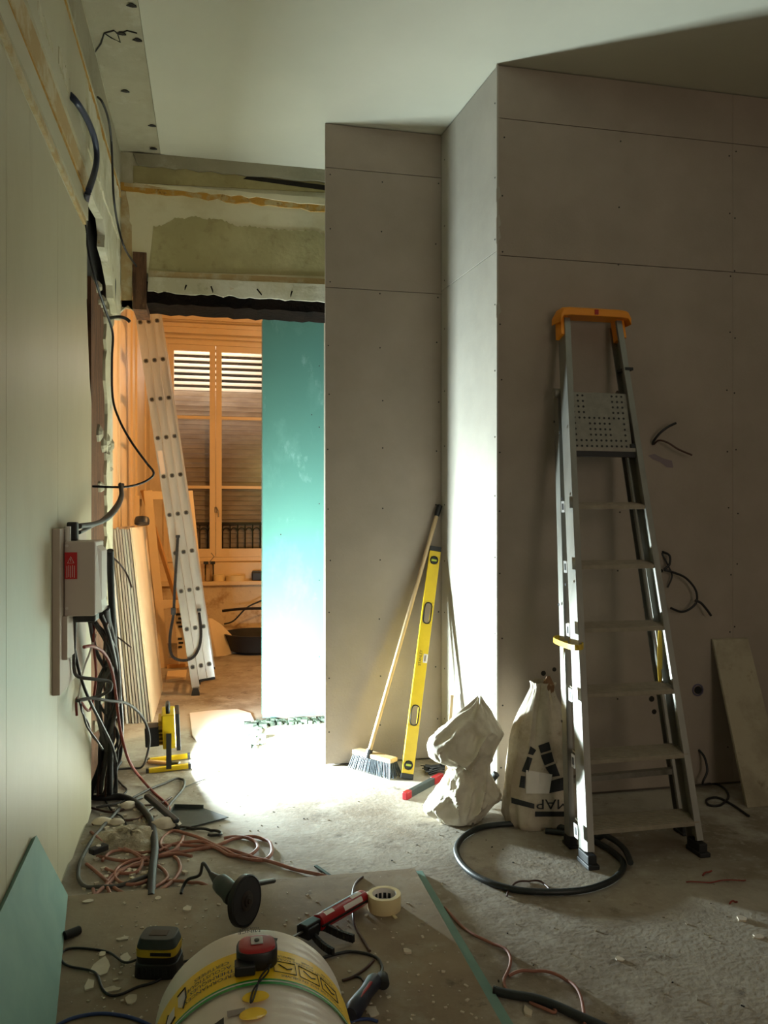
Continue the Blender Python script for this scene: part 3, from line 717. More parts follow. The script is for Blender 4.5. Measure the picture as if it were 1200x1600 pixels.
# ================================================================== stepladder against the right wall
def fs(t): return V((1.362, 2.753, 0)).lerp(V((1.556, 3.385, 2.237)), t)
def fr_(t): return V((1.854, 2.765, 0)).lerp(V((1.832, 3.385, 2.237)), t)
up_d = (fs(1)-fs(0)).normalized()
t = empty('stepladder', (1.62, 2.86, 0), 'tall aluminium stepladder with an orange top, standing closed against the wall', 'ladder')
fwd = V((0, 1, -.28)).normalized()
def channel(mb, a, b, side, wdt, dep):
    """open C section: web on the outer side, two flanges."""
    d = (b-a).normalized(); y = (YA-d*YA.dot(d)).normalized(); x = d.cross(y).normalized()
    if x.x < 0: x = -x
    mb.obox((a+b)/2+x*(side*wdt/2), x, y, d, .003, dep, (b-a).length)
    for e in (-1, 1): mb.obox((a+b)/2+y*(e*dep/2), x, y, d, wdt, .003, (b-a).length)
    mb.obox((a+b)/2+x*(-side*wdt*.46)+y*(-dep/2+.006), x, y, d, .003, .012, (b-a).length)
foot_t = .02
for f, side in ((fs, -1), (fr_, 1)):
    mb = MB(); off = V((side*-.012, .035, 0))
    channel(mb, f(foot_t)+off, f(.985)+off, side, .026, .072)
    st_ = mb.build('front_stile', M_alu_step, t)
    a = f(0)+off
    MB().obox(a+V((0, 0, .024)), XA, YA, ZA, .036, .085, .048).obox(a+V((0, -.006, .009)), XA, YA, ZA, .046, .10, .018).build('rubber_foot', M_blackr, t, bevel=.004)
rlf = [V((1.375, 2.94, 0)), V((1.905, 2.965, 0))]; rlt = [V((1.524, 3.385, 1.87)), V((1.838, 3.385, 1.87))]
for i, side in ((0, -1), (1, 1)):
    mb = MB(); channel(mb, rlf[i].lerp(rlt[i], .02)+V((side*-.01, .02, 0)), rlt[i]+V((side*-.01, .02, 0)), side, .022, .045)
    mb.build('rear_stile', M_alu_step, t)
    a = rlf[i]+V((side*-.01, .02, 0)); MB().obox(a+V((0, 0, .02)), XA, YA, ZA, .032, .06, .04).obox(a+V((0, 0, .007)), XA, YA, ZA, .040, .072, .014).build('rubber_foot', M_blackr, t, bevel=.004)
MB().bar(rlf[0].lerp(rlt[0], .13)+V((.0, .02, 0)), rlf[1].lerp(rlt[1], .13)+V((0, .02, 0)), .03, .022, ZA).build('rear_crossbar', M_alu_dust, t)
def t_of(py, f):            # where along the stile the step of the photograph sits
    lo, hi = 0, 1
    for _ in range(40):
        m = (lo+hi)/2; p = f(m); d = p.x*SI+p.y*CO; y = HORIZON-FPX*(p.z-EYE)/d
        if y > py: lo = m
        else: hi = m
    return lo
STEPS = [(1293, 1291), (1185, 1183), (1084, 1080), (983, 980), (886, 881), (790, 790)]
for yl, yr in STEPS:
    tl, tr = t_of(yl, fs), t_of(yr, fr_); tt = (tl+tr)/2
    a, b_ = fs(tt)+V((.004, .005, 0)), fr_(tt)+V((-.004, .005, 0))
    mb = MB(); mb.obox((a+b_)/2+V((0, .050, .006)), XA, V((0, 1, .13)).normalized(), V((0, -.13, 1)).normalized(), b_.x-a.x, .106, .006)
    mb.obox((a+b_)/2+V((0, -.002, -.006)), XA, YA, ZA, b_.x-a.x, .004, .017).obox((a+b_)/2+V((0, .100, .002)), XA, YA, ZA, b_.x-a.x, .004, .020)
    s_ = mb.build('step', M_step, t, bevel=.001)
    mb = MB()
    for k in range(9): mb.obox((a+b_)/2+V((0, .006+.0110*k, .0045+.00143*k)), XA, YA, ZA, b_.x-a.x-.02, .003, .0025)
    mb.build('tread_ribs', M_step, s_)
    # slotted rivet plates on the outside of the left stile
    c = fs(tt)+V((-.0285, .035, -.005)); y = YA; MB().obox(c, XA, YA, up_d, .002, .030, .050).build('rivet_plate', M_alu, t)
    MB().obox(c+V((-.0015, 0, 0)), XA, YA, up_d, .001, .014, .028).build('rivet_slot', M_black, t)
for z_ in (.46, .62, .75): 
    c = fs(z_)+V((-.029, .04, 0)); disc(m_ := MB(), c, (-1, 0, 0), .006); m_.build('bolt', M_black, t)
for z_ in (.25, .5, .93):
    c = rlf[0].lerp(rlt[0], z_)+V((-.013, .02, 0)); disc(m_ := MB(), c, (-1, 0, 0), .006); m_.build('bolt', M_black, t)
# black cross bar, folded perforated platform, orange top
tb = t_of(708, fs); a, b_ = fs(tb)+V((.01, .02, 0)), fr_(tb)+V((-.01, .02, 0))
MB().bar(a, b_, .02, .024, ZA).build('platform_hinge', M_black, t)
MB().bar(a+V((0, -.004, .02)), b_+V((0, -.004, .02)), .016, .016, ZA).build('platform_lip', M_alu_dust, t)
t0, t1 = t_of(700, fs), t_of(612, fs)
p0, p1 = fs(t0), fs(t1); q0, q1 = fr_(t0), fr_(t1)
c = (p0+p1+q0+q1)/4+V((-.012, .022, 0)); ln = (p1-p0).length; wd = (q0.x-p0.x)*.86; dv = ((p1+q1)-(p0+q0)).normalized(); nv = XA.cross(dv).normalized()
plate = MB().obox(c, XA, nv, dv, wd, .018, ln).build('platform', M_alu_dust, t, bevel=.002)
nv = nv if nv.y < 0 else -nv
mb = MB()
for r in range(10):
    for q in range(11):
        if 3 <= q <= 7 and r in (9, 8, 7, 6) or (r in (2, 3, 4) and q in (1, 2, 8, 9)): continue
        cc = c+XA*((q-5)*.0235)+dv*((r-4.6)*.0265)+nv*.0095; mb.cyl(cc-nv*.001, cc+nv*.0006, .0052, n=8)
mb.build('perforations', M_black, plate, kind='stuff')
for s_ in (-1, 1): MB().obox(c+XA*(s_*wd/2)-dv*(ln/2-.01)+nv*.004, XA, nv, dv, .022, .03, .022).build('hinge_block', M_black, t)
a, b_ = fs(1), fr_(1); pts = []
top = MB()
prof = [(-.018, -.02), (-.018, .085), (.010, .085), (.022, .06), (.022, 0), (.010, -.02)]
x0, x1 = a.x-.035, b_.x+.035
top.loft([[V((x, 3.37+u, 2.238+v+bend)) for u, v in [(y_-.005, z_) for z_, y_ in prof]] for x, bend in ((x0, -.032), (x0+.015, -.004), (x0+.05, 0), (x1-.05, 0), (x1-.015, -.004), (x1, -.032))])
top.build('top_handle', M_orange, t, bevel=.003)
MB().box((x0+x1)/2-.01, (x0+x1)/2+.008, 3.341, 3.345, 2.226, 2.248).build('red_badge', M_red, t)
for f in (fs, fr_): MB().bar(f(.95)+V((0, .035, 0)), f(1.0)+V((0, .035, 0)), .034, .06, YA).build('handle_socket', M_orange, t)
c = fr_(.885)+V((0, .035, 0)); MB().obox(c, XA, YA, up_d, .040, .082, .014).build('black_tape', M_black, t)
for side_f, i in ((fs, 0), (fr_, 1)):
    c = rlt[i]+V((0, .0, .0)); MB().cyl(c+V((-.022, .0, 0)), c+V((.022, 0, 0)), .022, n=14).build('pivot', M_alu_dust, t, smooth=40)
# yellow strap tying the two left stiles together
tc_ = t_of(1010, fs); c1 = fs(tc_)+V((-.012, .03, 0)); c2 = V((1.375, 2.94, 0)).lerp(V((1.524, 3.385, 1.87)), c1.z/1.87)+V((0, .02, 0))
mb = MB(); loop = [c1+V((-.026, -.045, 0)), c1+V((.022, -.045, .006)), c2+V((.024, .035, .004)), c2+V((-.024, .035, -.004))]
lp = spline(loop, 5, True)
for i in range(len(lp)): mb.bar(lp[i], lp[(i+1) % len(lp)], .004, .022, ZA)
mb.loft([[c2+V((.0+x, -.03+y, z)) for x, y in ((-.010, 0), (.010, 0), (.008, .004), (-.008, .004))] for z in (0, -.08, -.16, -.25)])
o = mb.build('yellow_strap', M_yellow_d); tag(o, 'yellow ribbon tied round the left stiles of the stepladder', 'strap')
mb = MB(); c = fr_(t_of(1020, fr_))+V((-.03, .05, 0))
mb.loft([[c+V((x*(.4+.6*math.sin(q*PI)), y, .11-.26*q)) for x, y in ((-.012, 0), (.012, 0), (.010, .004), (-.010, .004))] for q in (0, .25, .5, .75, 1)])
o = mb.build('yellow_ribbon', M_yellow_d); tag(o, 'yellow ribbon end hanging inside the right stile of the stepladder', 'strap')

# ================================================================== things against the niche
# broom
hb, ht = V((.775, 4.045, .085)), V((1.176, 4.155, 1.335))
t = empty('push_broom', (.79, 4.0, 0), 'push broom with grey bristles and a pale wooden stick, leaning in the corner', 'broom')
MB().cyl(hb, ht, .011, n=12).build('stick', M_wood, t, smooth=60)
MB().lathe(ht-(ht-hb).normalized()*.02, ht-hb, [(.014, 0), (.016, .02), (.016, .06), (.006, .065)], 12).build('hanging_cap', M_black, t, smooth=40)
e0, e1 = fl(552, 1199), fl(612, 1216); e0 = V((e0.x, e0.y, 0)); ed = (e1-e0).normalized(); wdv = V((-ed.y, ed.x, .0)); hl = (e1-e0).length
cb = (e0+e1)/2+wdv*.02; tilt = V((0, 0, 1))
MB().obox(cb+V((0, .004, .083)), ed, wdv, tilt, hl*1.0, .058, .022).build('head', M_wood, t, bevel=.004)
MB().cyl(hb-(ht-hb).normalized()*.015, hb+(ht-hb).normalized()*.03, .017, n=12).build('socket', M_black, t)
mb = MB()
for i in range(26):
    for j in range(5):
        b0 = cb+ed*((i/25-.5)*hl*.95)+wdv*((j/4-.5)*.048)+V((0, 0, .072))
        b1 = cb+ed*((i/25-.5)*hl*1.10+jit(.004))+wdv*((j/4-.5)*.09)+V((0, 0, .001))
        mb.cyl(b0, b1, .0035, .0028, n=5)
mb.build('bristles', M_bristle, t, kind='stuff')
# long yellow spirit level
l0, l1 = V((.939, 3.885, .004)), V((1.160, 4.140, 1.150)); ld = (l1-l0).normalized()
fx = V((1, -.10, 0)); fx = (fx-ld*fx.dot(ld)).normalized(); fy = ld.cross(fx).normalized()
if fy.y > 0: fy = -fy
t = empty('spirit_level', tuple(l0), 'long yellow spirit level standing upright against the niche corner', 'spirit level')
Ln = (l1-l0).length; H, T_ = .060, .024
segs = []; holes = [(.045, .085, 'r'), (.26, .36, 'h'), (.78, .89, 'h'), (1.10, 1.14, 'r')]
mb = MB(); cur = .025
def seg(a, b): mb.obox(l0+ld*((a+b)/2), fx, fy, ld, H, T_, b-a)
for h0, h1, kd in holes:
    seg(cur, h0)
    for e in (-1, 1): mb.obox(l0+ld*((h0+h1)/2)+fx*(e*(H/2-.007)), fx, fy, ld, .014, T_, h1-h0)
    cur = h1
seg(cur, Ln-.025)
mb.build('level_body', M_yellow, t, bevel=.0015)
for h0, h1, kd in holes:
    c = l0+ld*((h0+h1)/2)
    rim_ = [c+fx*(.5*(H-.026)*math.cos(a))*1.15+ld*((h1-h0)*.5*(math.copysign(abs(math.sin(a))**(.35 if kd == 'h' else 1), math.sin(a))))+fy*(T_/2+.001) for a in [2*PI*i/20 for i in range(20)]]
    MB().tube(rim_, .0035, 6, True).build('grip_rim' if kd == 'h' else 'vial_rim', M_black, t, smooth=60)
    if kd == 'r':
        vo = MB().obox(c, fx, fy, ld, H-.030, T_*.5, h1-h0-.004).build('vial_housing', M_gridder, t)
        MB().cyl(c-fx*.014+fy*.007, c+fx*.014+fy*.007, .006, n=10).build('vial', mat('vial_green', (190, 205, 70), .2), vo)
vm = MB().obox(l0+ld*.60+fx*(H/2-.012)+fy*.0105, fx, fy, ld, .022, .004, .045).build('centre_window', M_white_print, t)
MB().cyl(l0+ld*.585+fx*(H/2-.010)+fy*.014, l0+ld*.615+fx*(H/2-.010)+fy*.014, .006, n=10).build('vial', M_boxgrey, t)
for s0 in (.012, Ln-.012): MB().obox(l0+ld*s0, fx, fy, ld, H+.004, T_+.004, .026).build('end_cap', M_black, t, bevel=.003)
vs, fs_ = text_mesh('STANLEY', .020); place2d(lm := MB(), vs, fs_, l0+ld*.60-fx*.008+fy*(T_/2+.0008), ld, -fx); lm.build('lettering', M_print, t)
# small dark level with red ends, and a brush behind it
a, b_ = fl(634, 1243, .018), fl(688, 1214, .018); dv = (b_-a).normalized()
t = empty('torpedo_level', tuple(((a+b_)/2).xy)+(0,), 'short dark tool with red ends lying in front of the white sack', 'tool')
MB().bar(a, b_, .022, .034, ZA).build('bar', M_gridder, t, bevel=.003)
MB().bar(a-dv*.012, a+dv*.035, .027, .036, ZA).build('red_end', M_red, t, bevel=.004); MB().bar(b_-dv*.075, b_+dv*.01, .027, .036, ZA).build('red_end', M_red, t, bevel=.004)
t = empty('hand_brush', tuple(fl(675, 1210).xy)+(0,), 'black hand brush lying between the spirit level and the white sack', 'brush')
mb = MB(); c = fl(672, 1208)
for k in range(40): mb.cyl(c+V((.08+jit(.01), jit(.03), .03)), c+V((-.02+jit(.015), jit(.06), .008+abs(jit(.03)))), .003, n=4)
mb.build('bristles', M_black, t, kind='stuff'); MB().bar(c+V((.06, 0, .03)), c+V((.14, -.01, .03)), .05, .022).build('brush_head', M_black, t)
# thin strip standing against the return wall
o = MB().bar((1.135, 3.86, .0), (1.190, 3.93, .40), .016, .006, YA).build('thin_batten', M_wood); tag(o, 'thin pale batten leaning on the return wall behind the white sack', 'batten')

# ================================================================== sacks
def crumple(p, s, f): return noise.noise(p*f+V((s, s*2, 0)))
def ridge(p, s, f): return 1-abs(noise.noise(p*f+V((s, s*2, 0))))*2
def fold_px(a, b_): return tuple((.7155+.0027*(p[0]-600), 1.3-(p[1]-811)*.00276) for p in (a, b_))
FOLDS = [(*fold_px((702, 1199), (765, 1143)), .034, .011), (*fold_px((716, 1203), (748, 1172)), .026, .009), (*fold_px((697, 1215), (706, 1272)), .036, .012), (*fold_px((732, 1268), (760, 1208)), .032, .010),
         (*fold_px((678, 1168), (722, 1132)), .026, .013), (*fold_px((718, 1262), (732, 1222)), .020, .008), (*fold_px((770, 1225), (784, 1262)), .022, .012), (*fold_px((735, 1125), (770, 1165)), .018, .014)]
def fold_at(x, z):
    h = 0
    for (x0, z0), (x1, z1), hh, w_ in FOLDS:
        dx, dz = x1-x0, z1-z0; L2 = dx*dx+dz*dz; t_ = max(0, min(1, ((x-x0)*dx+(z-z0)*dz)/L2))
        px_, pz_ = x0+dx*t_, z0+dz*t_; d = math.hypot(x-px_, z-pz_)+.004*noise.noise(V((x*40, z*40, 0)))
        h = max(h, hh*math.exp(-(d/w_)**2)*(.4+.6*math.sin(PI*min(1, .15+t_*.8))))
    return h
# white woven sack, slumped with its mouth folded over to the left
LR = [(0, .950, 1.115, .085), (.012, .930, 1.140, .095), (.045, .892, 1.165, .10), (.10, .930, 1.215, .10), (.14, .968, 1.200, .092), (.20, 1.000, 1.176, .082), (.235, .990, 1.176, .084),
      (.262, .935, 1.185, .090), (.30, .915, 1.200, .094), (.345, .925, 1.225, .092), (.375, .960, 1.228, .084), (.42, 1.020, 1.212, .068), (.465, 1.085, 1.188, .045), (.495, 1.122, 1.162, .022), (.508, 1.136, 1.150, .008)]
prof = [(z, (l+r)/2, 3.335+z*.05, (r-l)/2, ry) for z, l, r, ry in LR]
n = 200; rings = []
pr = spline([V((a[0], a[1], a[2])) for a in prof], 6); pr2 = spline([V((a[3], a[4], 0)) for a in prof], 6)
for k, (c3, r3) in enumerate(zip(pr, pr2)):
    z, cx, cy = c3; rx, ry = r3.x, r3.y; ring = []
    for i in range(n):
        a = 2*PI*i/n; d = V((math.cos(a), math.sin(a), z*2.2))
        w = V((math.cos(a)*rx/.15+z*1.5, math.sin(a)*ry/.10, z/.20))
        g = .15*ridge(w, 8, .95)+.15*ridge(w, 3, 1.9)+.085*ridge(w, 5, 3.8)+.035*ridge(w, 9, 7.5)+.10*crumple(w, 13, .8)-.10
        f = 1.0+g*(.2+.8*abs(math.sin(a)))
        ex = 0
        q = V((cx+math.cos(a)*rx*f+ex, cy+math.sin(a)*ry*f-(fold_at(cx+math.cos(a)*rx*f, z) if math.sin(a) < -.05 else 0), max(0, z+(.03*crumple(d, 11, 2.6) if z > .02 else 0))))
        ring.append(q)
    rings.append(ring)
o = MB().loft(rings).build('white_sack', M_sack, smooth=50); tag(o, 'crumpled white woven sack slumped at the corner of the right wall', 'sack')
# paper mortar sack with black print, open at the top
prof = [(0, 1.385, 3.24, .150, .115), (.03, 1.385, 3.24, .162, .125), (.10, 1.387, 3.25, .158, .125), (.20, 1.392, 3.27, .146, .115), (.30, 1.398, 3.29, .128, .100),
        (.38, 1.408, 3.31, .108, .085), (.45, 1.420, 3.335, .085, .065), (.50, 1.430, 3.35, .062, .05), (.545, 1.437, 3.36, .045, .038), (.57, 1.44, 3.365, .05, .042)]
pr = spline([V((a[0], a[1], a[2])) for a in prof], 4); pr2 = spline([V((a[3], a[4], 0)) for a in prof], 4); rings = []
for c3, r3 in zip(pr, pr2):
    z, cx, cy = c3; ring = []
    for i in range(72):
        a = 2*PI*i/72; ca, sa = math.cos(a), math.sin(a); d = V((ca, sa, z*2))
        e = .72; x = math.copysign(abs(ca)**e, ca); y = math.copysign(abs(sa)**e, sa)
        f = 1+.07*crumple(d, 21, 2.2)+.05*ridge(V((ca*1.5, sa*1.5, z*6)), 17, 1.6)+(.05+.55*max(0, z-.28))*ridge(V((ca, sa, z*.8)), 4, 3.2)-.04
        ring.append(V((cx+x*r3.x*f, min(3.47, cy+y*r3.y*f), max(0, z+(.012*crumple(d, 2, 3) if z > .03 else 0)))))
    rings.append(ring)
n = 72
sackmb = MB().loft(rings, (True, False)); sv = list(sackmb.v); sf = list(sackmb.f)
sack = sackmb.build('mortar_sack', M_cement, smooth=35); tag(sack, 'open mortar sack with black printing standing behind the stepladder', 'sack')
MB().loft([[V((1.437+.040*math.cos(a)*q, 3.36+.034*math.sin(a)*q, z)) for a in [2*PI*i/16 for i in range(16)]] for z, q in ((.50, .8), (.52, .6))]).build('mortar_inside', M_cavity, sack)
MB().loft([[V((1.455+.028*math.cos(a)*q, 3.335+.016*math.sin(a)*q, z)) for a in [2*PI*i/10 for i in range(10)]] for z, q in ((.45, .4), (.50, 1), (.56, 1.1), (.60, .3))]).build('torn_flap', M_tan, sack)
bvh = BVHTree.FromPolygons(sv, [f for f in sf if len(f) == 4])
def drape(pts2, faces, m, name, off=.0016):
    """flat artwork in (pixel x, pixel y) of the front view laid onto the sack's own surface."""
    mb = MB(); vs = []
    for x, y in pts2:
        d = (sight(x, y, D=1)-V((0, 0, EYE))).normalized(); h, nr, *_ = bvh.ray_cast(V((0, 0, EYE)), d)
        vs.append((h-d*off*2.2) if h else None)
    mb.v = []; idx = {}
    for i, v in enumerate(vs):
        if v is not None: idx[i] = len(mb.v); mb.v.append(v)
    mb.f = [tuple(idx[i] for i in f) for f in faces if all(i in idx for i in f)]
    if mb.f: mb.build(name, m, sack)
def quad(pts, n=6):
    a, b_, c, d = [V((p[0], p[1], 0)) for p in pts]; vs = []; fs2 = []
    for i in range(n+1):
        for j in range(n+1):
            p = a.lerp(b_, i/n).lerp(d.lerp(c, i/n), j/n); vs.append((p.x, p.y))
    for i in range(n):
        for j in range(n): k = i*(n+1)+j; fs2.append((k, k+n+1, k+n+2, k+1))
    return vs, fs2
for q in ([(829, 1166), (838, 1172), (833, 1180), (825, 1178)], [(824, 1182), (832, 1185), (825, 1208), (815, 1205)], [(814, 1212), (821, 1213), (820, 1232), (811, 1230)],
          [(841, 1165), (858, 1159), (861, 1172), (845, 1177)], [(845, 1180), (862, 1175), (866, 1190), (851, 1196)], [(852, 1199), (868, 1193), (875, 1212), (862, 1214)],
          [(861, 1220), (882, 1214), (884, 1234), (855, 1240)], [(799, 1246), (835, 1256), (835, 1264), (799, 1255)], [(836, 1268), (888, 1268), (888, 1276), (836, 1276)]):
    drape(*quad(q), M_sackprint, 'printed_block')
drape(*quad([(822, 1203), (863, 1210), (858, 1240), (822, 1240)]), M_white_print, 'pale_label', .0022)
vs, fs_ = text_mesh('MAP', 31)
drape([(864-v.x*.86, 1256+v.y*.72) for v in vs], fs_, M_sackprint, 'lettering', .0024)
# ================================================================== meter box and cables
t = empty('meter_box', (WL, 2.95, .97), 'grey meter box with a red warning label on a board on the left wall', 'meter box')
Yn = 2.79
MB().prism([(WL, Yn, .72), (WL, Yn, 1.268), (WL, 3.34, 1.268), (WL, 3.34, .72)], (.024, 0, 0)).build('backboard', M_backboard, t, bevel=.002)
MB().box(-.496, -.480, 2.83, 3.0, .83, .975).build('cable_cover', M_backboard, t)
bx = MB().prism([(-.494, 2.85, .972), (-.394, 2.85, .972), (-.394, 2.85, 1.225), (-.494, 2.85, 1.225)], (0, .20, 0)).build('box_body', M_boxgrey, t, bevel=.006)
MB().prism([(-.3935, 2.862, 1.22), (-.3935, 2.862, .98), (-.378, 2.90, .98), (-.372, 2.98, .985), (-.378, 3.04, .99), (-.3935, 3.045, 1.0), (-.3935, 3.045, 1.22)], (-.004, 0, 0)).build('cover', M_white, t)
MB().prism([(-.394, 2.87, 1.21), (-.380, 2.90, 1.19), (-.380, 2.90, 1.02), (-.394, 2.87, 1.0)], (0, .14, 0)).build('front_cover', M_boxgrey, t, bevel=.003)
lab = MB().box(-.4915, -.452, 2.8475, 2.850, 1.098, 1.188).build('warning_label', M_redlabel, t)
tri = [V((-.482, 2.8465, 1.152)), V((-.462, 2.8465, 1.152)), V((-.472, 2.8465, 1.174))]
MB().tube(tri, .0011, 5, True).tube([(-.472, 2.8465, 1.157), (-.472, 2.8465, 1.167)], .001, 5).build('warning_triangle', M_white_print, lab)
mb = MB()
for k in range(5):
    z0 = 1.103+.002*(k % 2); mb.box(-.485+.006*k, -.4835+.006*k, 2.8468, 2.8476, z0, z0+.040)
mb.build('label_lines', M_white_print, lab)
for z in (1.0, 1.21): MB().cyl((-.485, 2.8475, z), (-.485, 2.851, z), .005, n=10).build('cover_screw', M_white, t)
MB().box(-.47, -.40, 2.90, 2.99, .945, .972).build('cable_gland', M_black, t, bevel=.006)
MB().box(-.50, -.465, 2.93, 2.97, 1.225, 1.29).build('cable_gland', M_black, t, bevel=.006)
MB().cyl((-.485, 2.87, 1.225), (-.485, 2.87, 1.275), .010, n=12).build('wire_stub', M_white, t)

def path(pts): return [sight(p[0], p[1], Y=p[2]) for p in pts]
G1 = 'cables hanging in a bundle below the meter box'
def wallpath(pts, x): return [sight(px, py, X=x) for px, py in pts]
cable('thick navy sleeve curving out of the old plaster at upper left', [sight(109, 148, X=-.512)]+wallpath([(122, 163), (138, 190), (149, 222), (151, 250), (146, 275), (137, 302)], -.485)+[sight(134, 316, X=-.53)], .0125, M_navy)
cable('thin black cable running down in front of the cross wall corner', [sight(153, 152, X=-.512), sight(160, 160, X=-.49), sight(169, 185, X=-.48), sight(174, 220, X=-.48), sight(176, 270, X=-.48), sight(178, 310, X=-.47), sight(184, 350, X=-.47), sight(195, 388, X=-.44), sight(213, 416, Y=4.71)], .0055, M_black)
cable('thin black cable looping from the hole across the orange doorway', path([(132, 296, 3.6), (133, 340, 3.64), (138, 390, 3.68), (150, 440, 3.75), (164, 482, 3.9), (176, 520, 4.0), (175, 560, 4.0), (176, 620, 4.0), (186, 655, 4.0), (205, 690, 4.0), (228, 722, 4.0), (240, 738, 4.0), (234, 748, 4.0), (215, 757, 3.98), (190, 761, 3.95), (145, 760, 4.0)]), .0055, M_black)
cable('short black cable end poking over the top of the doorway', path([(163, 500, 4.6), (172, 497, 4.55), (186, 495, 4.5), (197, 498, 4.5), (203, 503, 4.5)]), .009, M_black)
cable('black cable stub hanging in the broken plaster edge', path([(172, 384, 4.5), (171, 400, 4.5), (174, 425, 4.5), (178, 440, 4.5), (177, 470, 4.5)]), .011, M_black)
cable('grey taped cable bending down to the top of the meter box', path([(188, 757, 3.95), (190, 775, 3.8), (184, 792, 3.6), (170, 808, 3.4), (150, 818, 3.2), (124, 822, 3.02)]), .010, M_grey_duct)
cable('black cable beside the grey one bending to the meter box', path([(192, 757, 3.96), (187, 778, 3.8), (177, 795, 3.6), (160, 812, 3.4), (140, 824, 3.15), (124, 832, 2.99)]), .007, M_black)
cable('thin brown wire sticking out right of the meter box', path([(156, 845, 3.15), (170, 865, 3.2), (186, 880, 3.25), (198, 897, 3.3), (206, 918, 3.3)]), .0035, M_brown_cable)
cable('short wire end pointing right below the meter box', path([(176, 990, 3.4), (190, 1000, 3.4), (205, 1012, 3.4)]), .003, M_brown_cable)
# the bundle that drops from the box to the floor
random.seed(21)
lower = []
for i in range(11):
    x0 = random.uniform(140, 168); y0 = random.uniform(935, 985)
    x1 = random.uniform(148, 184); x2 = random.uniform(145, 190); x3 = random.uniform(158, 192); x4 = random.uniform(150, 182)
    m = [M_grey_duct, M_blackr, M_brown_cable, M_black, M_grey_duct][i % 5]; r = random.choice([.0045, .006, .008, .010])
    cable('one of the loose cables dropping from the meter box to the floor', [sight(x0, y0, Y=3.12)]+path([(x1, 1020, 3.3), (x2, 1085, 3.45), (x3, 1150, 3.6), (x4, 1205, 3.8)])+[fl(x4-5+jit(8), 1243+jit(8), r)], r, m, G1)
c0 = path([(165, 950, 3.10), (171, 1010, 3.3), (172, 1080, 3.45), (168, 1140, 3.6), (158, 1195, 3.8)])
cable('thickest black sleeve of the bundle, kinked along the wall foot', c0+[fl(141, 1242, .016), fl(160, 1246, .016), fl(190, 1245, .016), fl(215, 1256, .016), fl(235, 1282, .016), fl(242, 1320, .016), fl(238, 1362, .016), fl(236, 1402, .016)], .015, M_blackr)
cable('second thick black sleeve ending upright at the wall foot', path([(172, 860, 3.1), (174, 930, 3.2), (178, 1010, 3.35), (176, 1100, 3.5), (172, 1190, 3.7)])+[fl(172, 1244, .014)], .013, M_blackr)
cable('black cable curving out right of the bundle to a torn end', path([(158, 960, 3.1), (172, 1000, 3.2), (184, 1060, 3.4), (190, 1130, 3.6), (188, 1180, 3.75), (180, 1197, 3.8)]), .009, M_black)
cable('red conduit bowing out from the bundle to the dustpan', path([(131, 1011, 3.05), (145, 1010, 3.1), (162, 1020, 3.2), (174, 1045, 3.3), (181, 1085, 3.4), (188, 1140, 3.5), (200, 1185, 3.6)])+[fl(215, 1210, .05), fl(240, 1238, .006), fl(262, 1258, .006), fl(266, 1272, .006)], .0065, M_red_cable)
cable('red conduit behind the meter box dropping into the bundle', path([(157, 905, 3.15), (162, 930, 3.15), (150, 960, 3.15), (146, 1000, 3.2), (150, 1060, 3.3), (140, 1110, 3.3), (121, 1090, 3.2), (120, 1118, 3.2)]), .005, M_red_cable)
cable('grey conduit folded in a hairpin below the meter box', path([(117, 964, 2.95), (116, 1010, 2.97), (116, 1045, 3.0), (122, 1057, 3.02), (145, 1061, 3.05), (168, 1064, 3.1), (174, 1071, 3.1), (168, 1081, 3.1), (150, 1089, 3.1), (120, 1095, 3.0)]), .0065, M_grey_duct)
cable('grey cable arching right from the hairpin to the doorway floor', path([(120, 1095, 3.0), (140, 1091, 3.05), (170, 1095, 3.15), (200, 1100, 3.3), (222, 1120, 3.5), (233, 1148, 3.6), (231, 1175, 3.75)])+[fl(222, 1198, .03), fl(205, 1200, .006), fl(178, 1202, .006)], .0055, M_grey_duct)
cable('black cable crossing the bundle diagonally from upper left', path([(107, 964, 2.92), (114, 1000, 2.97), (124, 1050, 3.02), (138, 1090, 3.1), (158, 1130, 3.3), (175, 1165, 3.5), (182, 1190, 3.7)]), .006, M_black)
cable('thin black cable slack along the left edge of the bundle', path([(124, 1095, 3.0), (130, 1115, 3.05), (136, 1135, 3.1), (150, 1155, 3.2), (160, 1170, 3.3)]), .004, M_black)
cable('thin black wire trailing left of the bundle to the floor', path([(127, 1100, 3.0), (128, 1112, 3.02), (138, 1130, 3.2), (144, 1150, 3.4), (158, 1167, 3.6)])+[fl(170, 1200, .01)], .0035, M_black)
cable('pale wire showing between the cables below the meter box', path([(150, 990, 3.2), (140, 1020, 3.2), (130, 1050, 3.15), (122, 1092, 3.1)]), .004, M_white)
cable('cable end with torn black sheath near the floor', [fl(188, 1190, .05), fl(182, 1200, .03), fl(180, 1208, .01)], .011, M_black)
